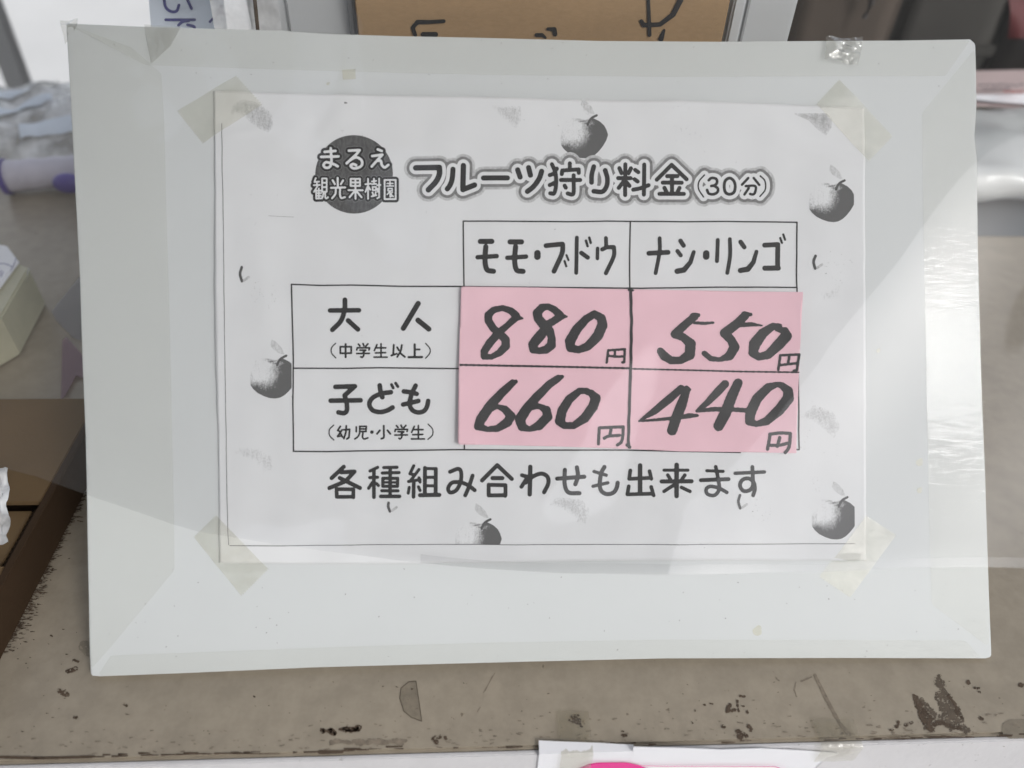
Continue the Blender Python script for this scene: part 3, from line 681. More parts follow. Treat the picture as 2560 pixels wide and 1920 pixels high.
# printed grid of the table
def gl(name, pts, r=1.8, off=.0001, mat='inkblk', parent=ps, jag=0):
    p = [[(x, y, r) for x, y in pts]]
    return ink_obj(name, lambda X, Y: sdf(p, X, Y) + jag * np.sin(X * .25 + Y * .3), bbox(p, 2), 1.1, M[mat], off, parent)
for k_, pts in enumerate([[(1158, 553), (1300, 554), (1420, 555), (1520, 553.5), (1700, 555), (1820, 554), (1992, 556)], [(1158, 553), (1159, 640), (1160, 716)], [(1575.5, 556), (1574, 640), (1574, 722)],
                 [(1992, 556), (1991, 700), (1993, 800), (1994, 890), (1996, 1000), (1997, 1120), (1997, 1124), (1991, 1124)], [(729, 711), (800, 714), (880, 713), (1000, 716), (1140, 716.5), (1400, 719), (1600, 721), (1800, 718), (1990, 719)],
                 [(729, 711), (731, 800), (734, 900), (733, 1000), (734.5, 1128)], [(736, 920.5), (860, 921), (950, 919.5), (1140, 921.5), (1156, 922)],
                 [(734, 1128), (820, 1129), (900, 1127), (1010, 1126), (1140, 1124), (1300, 1125), (1560, 1125), (1700, 1128), (1850, 1131)], [(1161, 1110), (1161, 1124)]]):
    gl('table_line', pts, 1.75, .00010 + .00001 * k_)
gl('margin_line', [(555, 309), (556, 420), (559, 560), (561, 800), (565, 1050), (567, 1200), (570, 1330), (572, 1362)], .75, .0001, 'greyprint')
gl('margin_line', [(574, 1364), (700, 1364.5), (800, 1363), (960, 1361), (1100, 1360), (1300, 1361), (1480, 1360), (1700, 1361), (1850, 1360), (2136, 1359)], .8, .0001, 'greyprint')

# apples printed on the sheet
TE = [(330, 845), (325, 760), (330, 690), (345, 620), (372, 560), (410, 515), (470, 500), (560, 512), (640, 520), (745, 512), (820, 550), (875, 600), (905, 655), (925, 720), (905, 785), (862, 860), (810, 925), (760, 972), (700, 1004), (640, 1014), (570, 1008), (500, 985), (420, 945), (365, 895)]
def apple(cx, cy, sc, clip=None, xr=None):
    loc_ = [((x - 620) / 290, (y - 750) / 290) for x, y in TE]; Rr = 290 * sc
    poly = [(cx + x * Rr, cy + y * Rr) for x, y in loc_]
    def fn(X, Y):
        D = polysdf(poly, X, Y)
        if clip:
            for (a, b, c) in clip: D = np.maximum(D, a * X + b * Y - c)
        return D
    def ink(x, y):
        X = (x - cx) / Rr; Y = -(y - cy) / Rr
        d = np.hypot(X + .42, (Y - .22) * .95)
        s = lambda t: np.clip(t, 0, 1) ** 2 * (3 - 2 * np.clip(t, 0, 1))
        v = np.clip((d - .25) / .72, 0, 1) ** .9 * s((.78 - (Y - .95 * X)) / .5)
        notch = np.exp(-(((X - .28) / .22) ** 2 + ((Y - .62) / .09) ** 2)); v = v * (1 - .5 * notch)
        v = np.maximum(v, .75 * np.exp(-(((X - .02 + .3 * (Y - .66)) / .26) ** 2 + ((Y - .66 + .45 * (X - .02)) / .07) ** 2)))
        rim = np.hypot(X, Y * 1.04); v = v + .30 * s((rim - .72) / .28) * s((.5 - Y) / .8)
        return v * 1.08 + .10
    o = ink_obj('printed_apple', fn, (cx - Rr * 1.1, cy - Rr * 1.1, cx + Rr * 1.1, cy + Rr * 1.1), 1.7, M['apple'], .00003, ink=ink)
    o2, _ = char('S', ['~ ' + ' '.join('%.1f %.1f' % (cx + (x - 620) * sc, cy + (y - 750) * sc) for x, y in ((668, 592), (690, 540), (722, 505), (780, 474)))], 15 * sc, .00010, 'greyprint', o, name='stem')
    lf = [(cx + (x - 620) * sc, cy + (y - 750) * sc) for x, y in ((600, 275), (655, 310), (715, 375), (748, 450), (700, 445), (625, 395), (585, 340))]
    ink_obj('leaf', lambda X, Y: polysdf(lf, X, Y) - 1, (min(p[0] for p in lf) - 2, min(p[1] for p in lf) - 2, max(p[0] for p in lf) + 2, max(p[1] for p in lf) + 2), 1.6, M['faintprint'], .000035, parent=o, ink=lambda x, y: np.full(len(x), .38))
apple(2079.6, 504.7, .1929, [(1, 0, 2134.6)])
apple(1459, 345, .197)
apple(684.5, 944, .198, [(1, 0, 729.5)])
apple(2087, 1297, .196, [(1, 0, 2136.7)])
apple(1194.5, 1352, .196, [(0, 1, 1360), (-1, 0, -1138.5)])
for pts in ('605 668.4 600.5 685 605 703', '2038 640 2033 655 2036.8 671.7', '971.7 1256.5 971 1266 975 1278', '1849 1237.5 1845 1253 1849 1270'):
    o2, pth = char('S', ['~ ' + pts], 3.4, .0001, 'greyprint', name='printed_stem')
    v = list(map(float, pts.split())); q = [[(v[4] + 4, v[5] - 1, 3), (v[4] + 17, v[5] - 10, 3.2)]]
    ink_obj('stem_smudge', lambda X, Y, q=q: sdf(q, X, Y), bbox(q, 2), 1.4, M['faintprint'], .00004, parent=o2, ink=lambda x, y: np.full(len(x), .48))
def z1(pts, s, ox, oy): return [(x * s + ox, y * s + oy) for x, y in pts]
cres = [(z1([(762, 470), (790, 370), (860, 300), (960, 284), (1090, 312), (1220, 385), (1310, 470), (1352, 570), (1335, 650), (1280, 720), (1180, 680), (1040, 590), (950, 490), (850, 440)], .1808, 440, 200), .48),
        ([(1230, 268), (1300, 270), (1301, 300), (1290, 322), (1268, 306)], .42),
        (z1([(40, 800), (540, 800), (625, 880), (615, 1020), (540, 1130), (400, 1030), (270, 900)], .1567, 1980, 160), .6),
        (z1([(100, 1045), (180, 980), (290, 1025), (328, 1105), (295, 1170), (240, 1120), (160, 1060)], .4219, 1960, 600), .42),
        (z1([(1220, 90), (1290, 20), (1430, 30), (1560, 40), (1640, 140), (1640, 210), (1600, 295), (1540, 290), (1450, 200), (1340, 120)], .226, 1100, 1240), .42),
        ([(583, 1130), (605, 1118), (650, 1120), (682, 1142), (684, 1175), (665, 1185), (635, 1150), (600, 1140)], .30),
        ([(2050, 735), (2098, 715), (2100, 745), (2060, 752)], .27), (z1([(1605, 675), (1640, 680), (1675, 705), (1670, 722), (1630, 700)], .407, 800, 0), .38)]
for pl_, den in cres:
    ink_obj('faint_fruit_print', lambda X, Y: polysdf(pl_, X, Y) - 1.5, (min(p[0] for p in pl_) - 3, min(p[1] for p in pl_) - 3, max(p[0] for p in pl_) + 3, max(p[1] for p in pl_) + 3), 2.0, M['faintprint'], .000025,
            ink=lambda x, y, pl_=pl_, den=den: den - .05 - .18 * np.clip(1 + polysdf(pl_, x, y) / 6, 0, 1))
rs = random.Random(3); bm = bmesh.new()
def specks(lst, off, mat, name, par):
    bm = bmesh.new()
    for P in lst:
        m2 = contour(lambda X, Y: sdf([P], X, Y), bbox([P], 1), .45, place_at(off)); bm.from_mesh(m2); bpy.data.meshes.remove(m2)
    me = bpy.data.meshes.new(name); bm.to_mesh(me); bm.free(); return link(name, me, mat, par, kind='stuff')
sp = []
for cx_, cy_, rr, n in ((655, 740, 38, 26), (2090, 670, 45, 24), (1690, 300, 45, 18), (1905, 1275, 30, 18), (2040, 1210, 20, 12), (880, 335, 30, 10), (1350, 900, 700, 90), (700, 540, 90, 16), (1740, 330, 60, 14), (2050, 1100, 60, 12), (860, 470, 30, 6)):
    for q in range(n):
        a = rs.uniform(0, 6.28); d = rr * math.sqrt(rs.random()); x = cx_ + d * math.cos(a); y = cy_ + d * math.sin(a)
        if 560 < x < 2150 and 260 < y < 1390: sp.append([(x, y, rs.uniform(.3, .85)), (x + rs.uniform(-1, 1), y + rs.uniform(-1, 1), .35)])
sp += [[(864, 259.5, 2.2), (868, 260, 1.5)], [(672, 540, .4), (735, 543, .4)], [(1387, 574, 1.2)] * 2]
specks(sp, .00013, M['ringprint'], 'toner_speck', ps)

# tapes at the corners of the sheet
tapes = [([(590, 189), (442, 277), (507, 358), (656, 262)], 'yellowed clear tape over the upper left corner of the price sheet', 1),
         ([(2099, 198), (2232, 340), (2171, 404), (2040, 262)], 'yellowed clear tape over the upper right corner of the price sheet', 2),
         ([(484, 1343), (603, 1490), (671, 1422), (541, 1288)], 'yellowed crinkled tape over the lower left corner of the price sheet', 3),
         ([(2165, 1289), (2049, 1442), (2126, 1494), (2241, 1338)], 'yellowed clear tape over the lower right corner of the price sheet', 4)]
for px, lab, sd in tapes:
    bquad_tape('corner_tape', px, M['beige_tape'], .00022, 60, 52, .00011, sd * 7.3, ps, serr=.022, reliefed=True)['label'] = lab

# ================================================================== PINK PRICE SLIP
pk = empty('pink_price_slip', 'pink paper slip with thick brush-written yen prices, stuck over the table of the price sheet', 'price slip', mat=BM)
PKB = .0006
def pink_relief(x, y):
    s = (x - 1150) / 850; t = (y - 720) / 400
    return PKB + .0021 * np.clip(1 - s * 6, 0, 1) ** 1.5 * (.35 + .65 * np.clip(t, 0, 1)) + .0015 * np.clip((s - .86) / .14, 0, 1) ** 2 + .0006 * np.clip(1 - t * 7, 0, 1) ** 2 + .00008 * np.sin(x * .03) * np.sin(y * .041)
def place_pk(off):
    def f(x, y):
        x = np.asarray(x, float); y = np.asarray(y, float); U, V = pbn(x, y); return U, V, relief(U, V) + pink_relief(x, y) + off
    return f
pko = [(1153, 718), (1300, 719), (1450, 722), (1573, 724), (1750, 727), (1900, 730), (2001, 732), (1997, 830), (1992, 940), (1988, 1050), (1986, 1132), (1850, 1130), (1700, 1128), (1573, 1122), (1400, 1116), (1250, 1112), (1145, 1110), (1147, 920)]
def pk_mesh():
    return contour(lambda X, Y: polysdf(pko, X, Y), (1140, 712, 2005, 1136), 5, place_pk(0), maxrun=1)
me = pk_mesh()
bm = bmesh.new(); bm.from_mesh(me); bmesh.ops.remove_doubles(bm, verts=bm.verts[:], dist=1e-6); bm.to_mesh(me); bm.free()
o = link('slip', me, M['pink'], pk, smooth=True); md = o.modifiers.new('thickness', 'SOLIDIFY'); md.thickness = .0001; md.offset = -1
def pchar(name, crop, strokes, r, off=.00012, jag=0.0):
    p = parse(crop, strokes, r)
    fn = lambda X, Y: sdf(p, X, Y) + jag * (np.sin(X * .55 + Y * .2) * np.sin(Y * .6) + .6 * np.sin(X * 1.7 - Y * 1.2))
    return link(name, contour(fn, bbox(p, 3), 1.3, place_pk(off)), M['marker'], pk)
J = .45
pchar('brush_digit', 'E', ['#~ 640 372 10 578 365 36 495 440 30 410 512 38 328 605 40 272 690 36 270 738 32 340 744 26 420 702 34 478 640 42 478 575 40 420 522 40 358 468 36 312 392 38 312 340 38 360 292 32 450 272 28 530 300 34 578 345 38'], 30, jag=J)
pchar('brush_digit', 'E', ['#~ 1066 354 10 1005 352 38 940 398 36 880 432 40 850 492 46 790 562 50 742 622 46 742 672 38 800 684 32 870 672 40 918 630 44 922 562 38 900 490 42 845 440 48 790 372 44 782 320 44 828 268 38 890 258 30 950 290 36 1000 340 40'], 30, jag=J)
pchar('brush_digit', 'E', ['#~ 1330 330 36 1250 380 40 1160 480 46 1098 590 50 1102 655 42 1180 675 34 1270 640 42 1365 540 50 1408 440 50 1400 372 42 1330 330 36'], 30, jag=J)
pchar('yen_character', 'E', ['1465 680 1450 798', '1465 680 1625 668 1618 793 1600 796', '1530 680 1528 735', '~ 1460 730 1535 740 1610 738'], 12, jag=.3)
pchar('brush_digit', 'E', ['# 545 995 34 575 980 20', '#~ 545 992 34 440 1090 42 330 1210 48 242 1340 50 212 1408 40 300 1438 26 400 1430 34 495 1370 46 530 1312 44 470 1245 36 395 1218 22 330 1250 26'], 30, jag=J)
pchar('brush_digit', 'E', ['# 990 945 30 1020 935 20', '#~ 985 948 34 900 1005 38 775 1130 44 682 1240 48 618 1340 52 635 1415 42 710 1438 26 800 1402 46 882 1320 46 870 1255 42 800 1215 26 740 1230 24'], 30, jag=J)
pchar('brush_digit', 'E', ['#~ 1262 1068 28 1190 1070 32 1090 1150 42 1020 1260 46 1000 1360 48 1040 1403 34 1130 1403 34 1240 1330 46 1320 1220 48 1345 1140 48 1300 1090 34 1245 1085 18'], 30, jag=J)
pchar('yen_character', 'E', ['1378 1425 1370 1580', '1378 1425 1610 1415', '~ 1610 1415 1605 1500 1590 1560 1552 1590', '~ 1492 1425 1488 1460 1478 1500', '~ 1425 1525 1470 1505 1572 1497'], 15, jag=.3)
pchar('brush_digit', 'F', ['# 630 335 30 680 325 18', '#~ 645 338 36 555 415 38 465 500 40 545 530 36 610 590 48 600 690 48 515 742 34 430 742 36 365 700 42 330 655 32', '# 640 396 14 735 402 15 818 394 11'], 30, jag=J)
pchar('brush_digit', 'F', ['# 1100 315 26 1160 320 16', '#~ 1110 330 38 1035 405 42 925 490 46 985 555 40 1012 620 46 968 700 42 880 735 20 795 725 26 735 678 26', '#~ 1070 415 22 1170 410 20 1265 422 7'], 30, jag=J)
pchar('brush_digit', 'F', ['#~ 1425 425 22 1360 430 34 1270 495 46 1198 590 54 1180 670 42 1230 710 34 1320 690 40 1422 590 50 1482 520 50 1470 470 34 1400 455 22'], 30, jag=J)
pchar('yen_character', 'F', ['1430 698 1410 828', '1430 695 1596 688', '1596 690 1575 832 1548 838', '1510 705 1498 770', '1430 785 1575 768'], 12, .00014, jag=.3)
pchar('brush_digit', 'F', ['#~ 520 1000 34 420 1090 38 280 1205 34 135 1298 8', '#~ 135 1300 9 300 1287 14 480 1270 18 600 1250 24 672 1248 13', '#~ 570 1012 34 525 1150 48 470 1290 48 438 1385 46', '# 570 1000 28 595 1010 18'], 30, jag=J)
pchar('brush_digit', 'F', ['#~ 925 960 38 845 1045 38 760 1130 30 668 1205 16', '#~ 670 1208 14 820 1190 22 980 1192 20 1130 1202 22', '#~ 1045 950 42 990 1070 48 930 1220 52 868 1345 48'], 30, jag=J)
pchar('brush_digit', 'F', ['#~ 1400 962 24 1320 990 40 1222 1090 46 1160 1220 50 1150 1300 42 1210 1328 26 1310 1300 38 1420 1200 48 1500 1090 50 1500 1020 42 1440 970 30 1400 962 24'], 30, .00014, jag=J)
pchar('yen_character', 'F', ['1338 1425 1315 1558', '~ 1335 1420 1430 1408 1520 1412', '~ 1520 1415 1512 1500 1500 1550 1472 1588', '1425 1450 1403 1530', '~ 1335 1522 1420 1520 1500 1500'], 15, jag=.3)
def pline(pts, r, off, jag=.5):
    p = [[(x, y, r) for x, y in pts]]
    link('marker_line', contour(lambda X, Y: sdf(p, X, Y) + jag * np.sin(X * .11 + Y * .13) * np.sin(X * .5), bbox(p, 2), 1.2, place_pk(off)), M['marker'], pk)
pline([(1151, 912.5), (1240, 914), (1400, 917), (1574, 921)], 2.6, .00016)
pline([(1574, 922), (1700, 925), (1850, 929), (1991, 931)], 2.1, .00017)
pline([(1575, 727), (1578, 800), (1576, 900), (1573, 1000), (1570, 1100), (1571, 1118)], 3.6, .0002)
pline([(1571, 726), (1580, 727)], 3.2, .00022); pline([(1566, 1112), (1573, 1117)], 4, .00022)

# ================================================================== CLEAR VINYL SHEET
vn = empty('vinyl_sheet', 'large clear vinyl sheet draped over the board, lower edge hanging below the price sheet', 'vinyl sheet', mat=BM)
VW = .0065
def sft(u, c, s_): return .5 * (u - c + math.sqrt((u - c) ** 2 + s_ * s_))
def vtilt(u): return .11 * sft(u, .06, .03) + .12 * sft(u, .19, .02) - .23 * sft(u, .33, .03)
edge_px = [(-900, 1000), (-300, 1120), (0, 1163), (100, 1188), (213, 1232), (330, 1275), (434, 1312), (500, 1330), (607, 1346), (800, 1378), (1000, 1402), (1207, 1418), (1400, 1428), (1700, 1432), (2050, 1429), (2268, 1416), (2476, 1420), (2560, 1424), (3000, 1440), (3600, 1450)]
eb = [pb(x, y, VW + vtilt(pb(x, y)[0])) for x, y in edge_px]; eu = [p[0] for p in eb]; ev = [p[1] for p in eb]
UL, UR = -.62, .66
def folds():
    L_ = []
    def F_(pts, amp, wd_): L_.append(([pb(x, y, VW) for x, y in pts], amp, wd_))
    F_([(920, 60), (918, 180), (932, 300)], .0013, .0030)
    F_([(1085, 540), (1080, 640), (1075, 740)], .0007, .0028)
    F_([(430, 90), (500, 200), (610, 330)], .0022, .012)
    F_([(250, 130), (330, 300), (420, 500)], .0030, .018)
    F_([(700, 330), (830, 420), (930, 560)], .0012, .012)
    F_([(420, 980), (560, 1150), (700, 1330)], .0016, .016)
    F_([(1240, 640), (1236, 760)], .0005, .003)
    return L_
FOLD = folds()
FACET = [(.80, .60, .02, .010), (-.93, .37, .16, .018), (.30, -.95, -.10, .012), (-.70, .71, .24, -.02), (.55, .83, .29, -.014)]
def vinyl_w(u, v):
    w = .0010 * math.sin(u * 31 + 1.2 * math.sin(v * 17)) * math.sin(v * 23 + .8) + .0008 * math.sin(u * 63 - v * 41)
    w += vtilt(u)
    w += .0010 * noise.noise(Vector((u * 13, v * 10, 3.1))) 
    for (ax, ay, c_, sl_k) in FACET:
        d = ax * u + ay * v - c_
        w += sl_k * .5 * (d + math.sqrt(d * d + 4e-6))
    for P, amp, wd_ in FOLD:
        for a, b in zip(P[:-1], P[1:]):
            dx, dy = b[0] - a[0], b[1] - a[1]; l2 = dx * dx + dy * dy; t = ((u - a[0]) * dx + (v - a[1]) * dy) / l2
            if -.3 < t < 1.3:
                t2 = min(max(t, 0), 1); d = math.hypot(u - a[0] - t2 * dx, v - a[1] - t2 * dy)
                if d < wd_ * 3: w += amp * .45 * math.exp(-(d / wd_) ** 2)
    return w
SB = .325
def vin(s, t):
    u = UL + (UR - UL) * s; vb = float(np.interp(u, eu, ev)); v = vb + (.62 - vb) * t
    w = VW + vinyl_w(u, v); w += .004 * max(0, 1 - (v - vb) / .03) ** 2 * (.4 + .6 * math.sin(u * 19 + 1)) * .5
    w = max(w, .0032)
    if v > SB - .02:
        q = v - SB + .02; e = min(1.0, q / .04); g = q - .02 if q > .04 else q * e * .5
        v, w = v - g * .25, w + g * .661
    return (u, v, w)
o = link('film', grid(vin, 320, 190), M['vinyl'], vn, smooth=True)
def hem(s, t):
    u = -.06 + .40 * s; vb = float(np.interp(u, eu, ev)); v = vb + .0042 * t + .0006 * math.sin(u * 40)
    x, y, z = vin((u - UL) / (UR - UL), max(0, (v - vb)) / (.62 - vb)); return (x, y, z + .0005)
link('hem', grid(hem, 200, 3), M['vinyl'], vn, smooth=True)

# ================================================================== BACKGROUND THINGS BEHIND THE BOARD
YB = .222
def wall_pts(pxs, Y): return [at(x, y, Y, 1) for x, y in pxs]
def upright(name, x0p, x1p, Y, thick, ztop, mat, label, cat, zb=CZ, bevel=.001, group=None, xtop0=None, xtop1=None):
    x0 = at(x0p, 90, Y, 1).x; x1 = at(x1p, 90, Y, 1).x
    e = empty(name, label, cat, ((x0 + x1) / 2, Y, zb)); 
    return e, x0 - e.location.x, x1 - e.location.x
wb, a0, a1 = upright('white_box', 630, 1975, YB, .2, .45, None, 'tall white plastic-coated box standing behind the board, with a brown card sign on its front', 'box')
link('body', box(a0, a1, 0, .25, .001, .46, .002), M['white_plastic'], wb)
lx = lambda p, Y=YB: at(p, 60, Y, 1).x - wb.location.x
link('rib_shade_strip', box(lx(1818), lx(1848), -.004, -.0005, .001, .46, .001), M['white_plastic'], wb)
link('rib_shade_strip', box(lx(1853), lx(1862), -.002, -.0005, .001, .46, .0006), M['greyplas'], wb)
link('rib_shade_strip', box(lx(874), lx(892), -.003, -.0005, .001, .46, .001), M['greyplas'], wb)  # grey strip laid on the box face for the shadow beside the card
link('panel_seam', box(lx(723), lx(727), -.001, -.0003, .001, .46), M['greyplas'], wb)
e = empty('cardboard_sign', 'brown cardboard sign with black brush strokes, propped behind the top of the board', 'cardboard sign', (0, .212, CZ + .0))
c0, c1 = at(893, 60, .2125, 1).x, at(1813, 60, .2125, 1).x
link('card', box(c0, c1, 0, .004, .12, .46, .0006), M['card'], e)
gS = make_g(.2115, 1)
def place_s(x, y):
    a, b, c = gS(np.asarray(x, float), np.asarray(y, float)); return a, b - .212, c - CZ
for st, r in ((['#~ 585 215 12 570 170 12 600 135 14 680 135 12 760 130 12', '@16 635 212 710 212'], 12), (['#~ 1400 178 10 1440 180 14 1445 210 14', '#~ 1330 215 12 1365 215 12 1385 232 8'], 12),
              (['#~ 2015 -60 10 2022 100 11 2025 215 12', '#~ 1975 130 12 1990 155 14 2090 150 14 2170 90 16 2220 -10 18', '#~ 2115 185 8 2095 240 16'], 12)):
    p = parse('T', st, r); link('brush_stroke', contour(lambda X, Y: sdf(p, X, Y), bbox(p, 2), 2, place_s), M['marker'], e)
# pale blue handwritten paper (further back, at the left)
YP = .34
bp_ = empty('blue_paper_sign', 'pale blue paper with blue marker strokes, at the left behind the board', 'paper sign', (-.20, .26, CZ))
mi = bp_.location
def lean(px, py, off=0.0):                       # plane leaning back: y = .235 + (z - .17) * .9
    r = ray(px, py); n_ = Vector((0, -1, .9)).normalized(); p0_ = Vector((0, .235, .17)) + n_ * off
    return CAM + r * (((p0_ - CAM).dot(n_)) / r.dot(n_))
q = [lean(*p) - mi for p in ((392, 260), (372, 0), (366, -160), (540, -160), (558, 0), (590, 260))]
nn = Vector((0, -1, .9)).normalized() * .0008
link('paper', mesh('p', q + [p - nn for p in q], [(5, 4, 3, 2, 1, 0), (6, 7, 8, 9, 10, 11)] + [(i, (i + 1) % 6, 6 + (i + 1) % 6, 6 + i) for i in range(6)]), M['blue_paper'], bp_)
def place_p(x, y):
    P_ = [lean(a, b, .0004) - mi for a, b in zip(np.asarray(x), np.asarray(y))]; return np.array([p.x for p in P_]), np.array([p.y for p in P_]), np.array([p.z for p in P_])
for st, r in ((['~ 195 -60 210 60 260 110 320 110 345 50'], 14), (['~ 400 -80 430 0 470 85'], 14), (['215 195 500 195', '~ 440 205 380 215 340 250', '~ 430 245 490 260 500 280'], 14), (['~ 760 60 710 150 650 215', '~ 715 140 760 120 800 140'], 12)):
    p = parse('Q', st, r); link('marker_stroke', contour(lambda X, Y: sdf(p, X, Y), bbox(p, 2), 1.6, place_p), M['blueink'], bp_)
# thin dark pole beside it
p0, p1 = at(630, 75, .215, 1), at(617, -200, .215, 1)
o = link('thin_rod', tube([p0 + Vector((0, 0, -.03)), p1], .0009, 8), M['wear'])
o['label'] = 'thin dark rod leaning between the blue paper and the white box'; o['category'] = 'rod'
# clear bag between the blue paper and the box
def bagf(s, t):
    a = at(570, 90, .235, 1); b = at(725, 90, .235, 1)
    x = a.x + (b.x - a.x) * s; z = CZ + .40 * t; y = .218 + .006 * noise.noise(Vector((x * 40, z * 30, 2))) ; return (x, y, z)
o = link('clear_bag', grid(bagf, 20, 40), M['bag'], smooth=True); o['label'] = 'hanging cloudy plastic bag left of the white box'; o['category'] = 'plastic bag'

# leg of a stand in the bright background, top left
lg0 = at(98, 208, .74, 1); 
Yl = 1.15
e0 = at(50, 207, Yl, 1); e1 = at(-32, -10, Yl, 1); dirv = (e1 - e0); foot = e0 + dirv * ((-.75 - e0.z) / dirv.z)
stl = empty('stand_leg', 'slanting grey metal leg of a stand beyond the counter, far upper left', 'stand leg', foot)
rr = (at(80, 205, Yl, 1) - at(22, 205, Yl, 1)).length / 2
def legbox(r, off):
    P = local(stl, [foot, foot + dirv * ((.55 - foot.z) / dirv.z)]); o_ = Vector((off, 0, 0))
    a, b = P; c8 = [a + o_ + Vector((-r, -r, 0)), a + o_ + Vector((r, -r, 0)), a + o_ + Vector((r, r, 0)), a + o_ + Vector((-r, r, 0)), b + o_ + Vector((-r, -r, 0)), b + o_ + Vector((r, -r, 0)), b + o_ + Vector((r, r, 0)), b + o_ + Vector((-r, r, 0))]
    return hexa(c8, .004)
link('post', legbox(rr * .8, -rr * .15), M['steel'], stl)
link('rib', legbox(rr * .2, rr * .88), M['steel'], stl)

# dark things at the upper right, standing on the counter's far part and beyond
def dark(name, x0p, x1p, Y, depth, ztop, mat, label, cat, zb, crump=.0, seed=0, slant=0):
    x0 = at(x0p, 110, Y, 1).x; x1 = at(x1p, 110, Y, 1).x
    e = empty(name, label, cat, ((x0 + x1) / 2, Y, zb)); w = (x1 - x0) / 2
    link('body', box(-w, w, 0, depth, .0, ztop - zb, .01, sub=6, crumple=crump, seed=seed), mat, e, smooth=True); return e, w
e, w = dark('brown_sack', 1960, 2235, .60, .2, .55, M['dbrown'], 'dull dark brown sack right of the white box', 'sack', CZ + .008, .006, 1)
link('cord', tube(local(e, [at(2180, -40, .588, 1), at(2178, 10, .588, 1), at(2160, 45, .588, 1)]), .003, 8), M['black'], e)
e, w = dark('grey_crate', 2225, 2490, .68, .22, .5, M['dgrey'], 'dark grey crate between the brown sack and the black bag', 'crate', CZ + .004, .003, 5)
for zz in (.06, .16, .26, .36): link('crate_rib', box(-w * .98, w * .98, -.006, -.0035, zz, zz + .012, .002), M['dgrey'], e)
e, w = dark('black_bag', 2475, 2900, .70, .25, .5, M['black'], 'glossy black bag with a red patch at the far right edge', 'bag', CZ + .008, .007, 9)
link('red_patch', grid(lambda s, t: tuple(local(e, [at(2518 + 90 * s + 8 * math.sin(t * 5), 96 - 190 * t, .686 - .004 * math.sin(t * 5 + s * 4), 1)])[0]), 10, 14), M['red'], e, smooth=True)

# ================================================================== THINGS AT THE RIGHT OF THE BOARD
# white wrapped roll with a glossy lower edge
rl = empty('wrapped_roll', 'white roll wrapped in glossy clear film, lying on the counter right of the board', 'roll', (.56, .5, CZ))
def rollf(s, t):
    x = -.20 + .42 * s; an = math.pi * (-.42 + 1.42 * t)   # from the underside of the front over the top to the back
    cy, cz, ry, rz = .0, .030, .080, .028
    y = cy - ry * math.cos(an); z = cz + rz * math.sin(an)
    y += .0025 * noise.noise(Vector((x * 22, an * 1.4, 1))); z += .010 * noise.noise(Vector((x * 24, an * 1.6, 5))) * math.sin(max(0, min(1, t)) * math.pi)
    return (x, y, max(z, .0015))
link('roll', grid(rollf, 60, 60), M['white_plastic'], rl, smooth=True)
link('wrap', grid(lambda s, t: tuple(a + b for a, b in zip(rollf(s, t), (0, -.0012, .0016))), 60, 60), M['edge_tape'], rl, smooth=True)
o = link('dark_grey_strip', box(.36, .80, at(2500, 592).y, .62, CZ + .0003, CZ + .0012, .0004), M['shade_print']); o['label'] = 'dark grey sheet standing in for the shadow under the white wrapped roll'; o['category'] = 'mat'  # shadow band below the roll, laid in as a dark sheet
# pink handwritten slips resting behind and on the roll
sl_ = empty('pink_slips', 'pink handwritten order slips lying on the far side of the white roll', 'paper slips', (.58, .62, CZ))
def slipf(y0, y1, z0, z1, x0, x1, sd):
    return lambda s, t: (x0 + (x1 - x0) * s, y0 + (y1 - y0) * t + .004 * math.sin(s * 5 + sd), z0 + (z1 - z0) * t + .003 * math.sin(s * 7 + sd + t * 2))
SY = lambda px, py, z: at(px, py, CZ + z)
ya = SY(2500, 262, .058).y - .62; yb = SY(2500, 235, .060).y - .62; yc = SY(2500, 175, .062).y - .62
link('slip', grid(slipf(ya, yb, .052, .055, -.16, .2, 1), 24, 6), M['pinkslip'], sl_, smooth=True)
link('slip', grid(slipf(yb - .004, yc, .060, .062, -.17, .2, 2.2), 24, 6), M['pinkslip'], sl_, smooth=True)
link('fold_edge', grid(slipf(yb - .012, yb - .003, .058, .0625, -.17, .2, 2.2), 24, 3), M['posterw'], sl_, smooth=True)
gl2 = make_g(CZ + .066)
def place_l(x, y):
    a, b, c = gl2(np.asarray(x, float), np.asarray(y, float)); return a - .58, b - .62, np.full(len(a), .066)
rs = random.Random(11)
for (yy, x0, x1, mt, n) in ((212, 2446, 2560, 'greyink', 15), (222, 2455, 2530, 'greyink', 9), (229, 2510, 2560, 'redink', 6)):
    for q_ in range(n):
        x = x0 + (x1 - x0) * q_ / n; P = [[(x, yy + rs.uniform(-3, 3), 1.3), (x + 5, yy + rs.uniform(-3, 3), 1.4), (x + 3, yy + rs.uniform(-3, 3), 1.2)]]
        link('handwriting', contour(lambda X, Y: sdf(P, X, Y), bbox(P, 1), .9, place_l), M[mt], sl_)
def clr(s, t):
    a = SY(2420 + 240 * s, 212 - 78 * t, .02); n = noise.noise(Vector((a.x * 25, a.y * 25, 4))); return (a.x, a.y, CZ + .024 + .018 * n)
o = link('clear_film', grid(clr, 30, 20), M['bag']); o['label'] = 'crumpled clear film lying behind the pink slips at the far right'; o['category'] = 'plastic film'

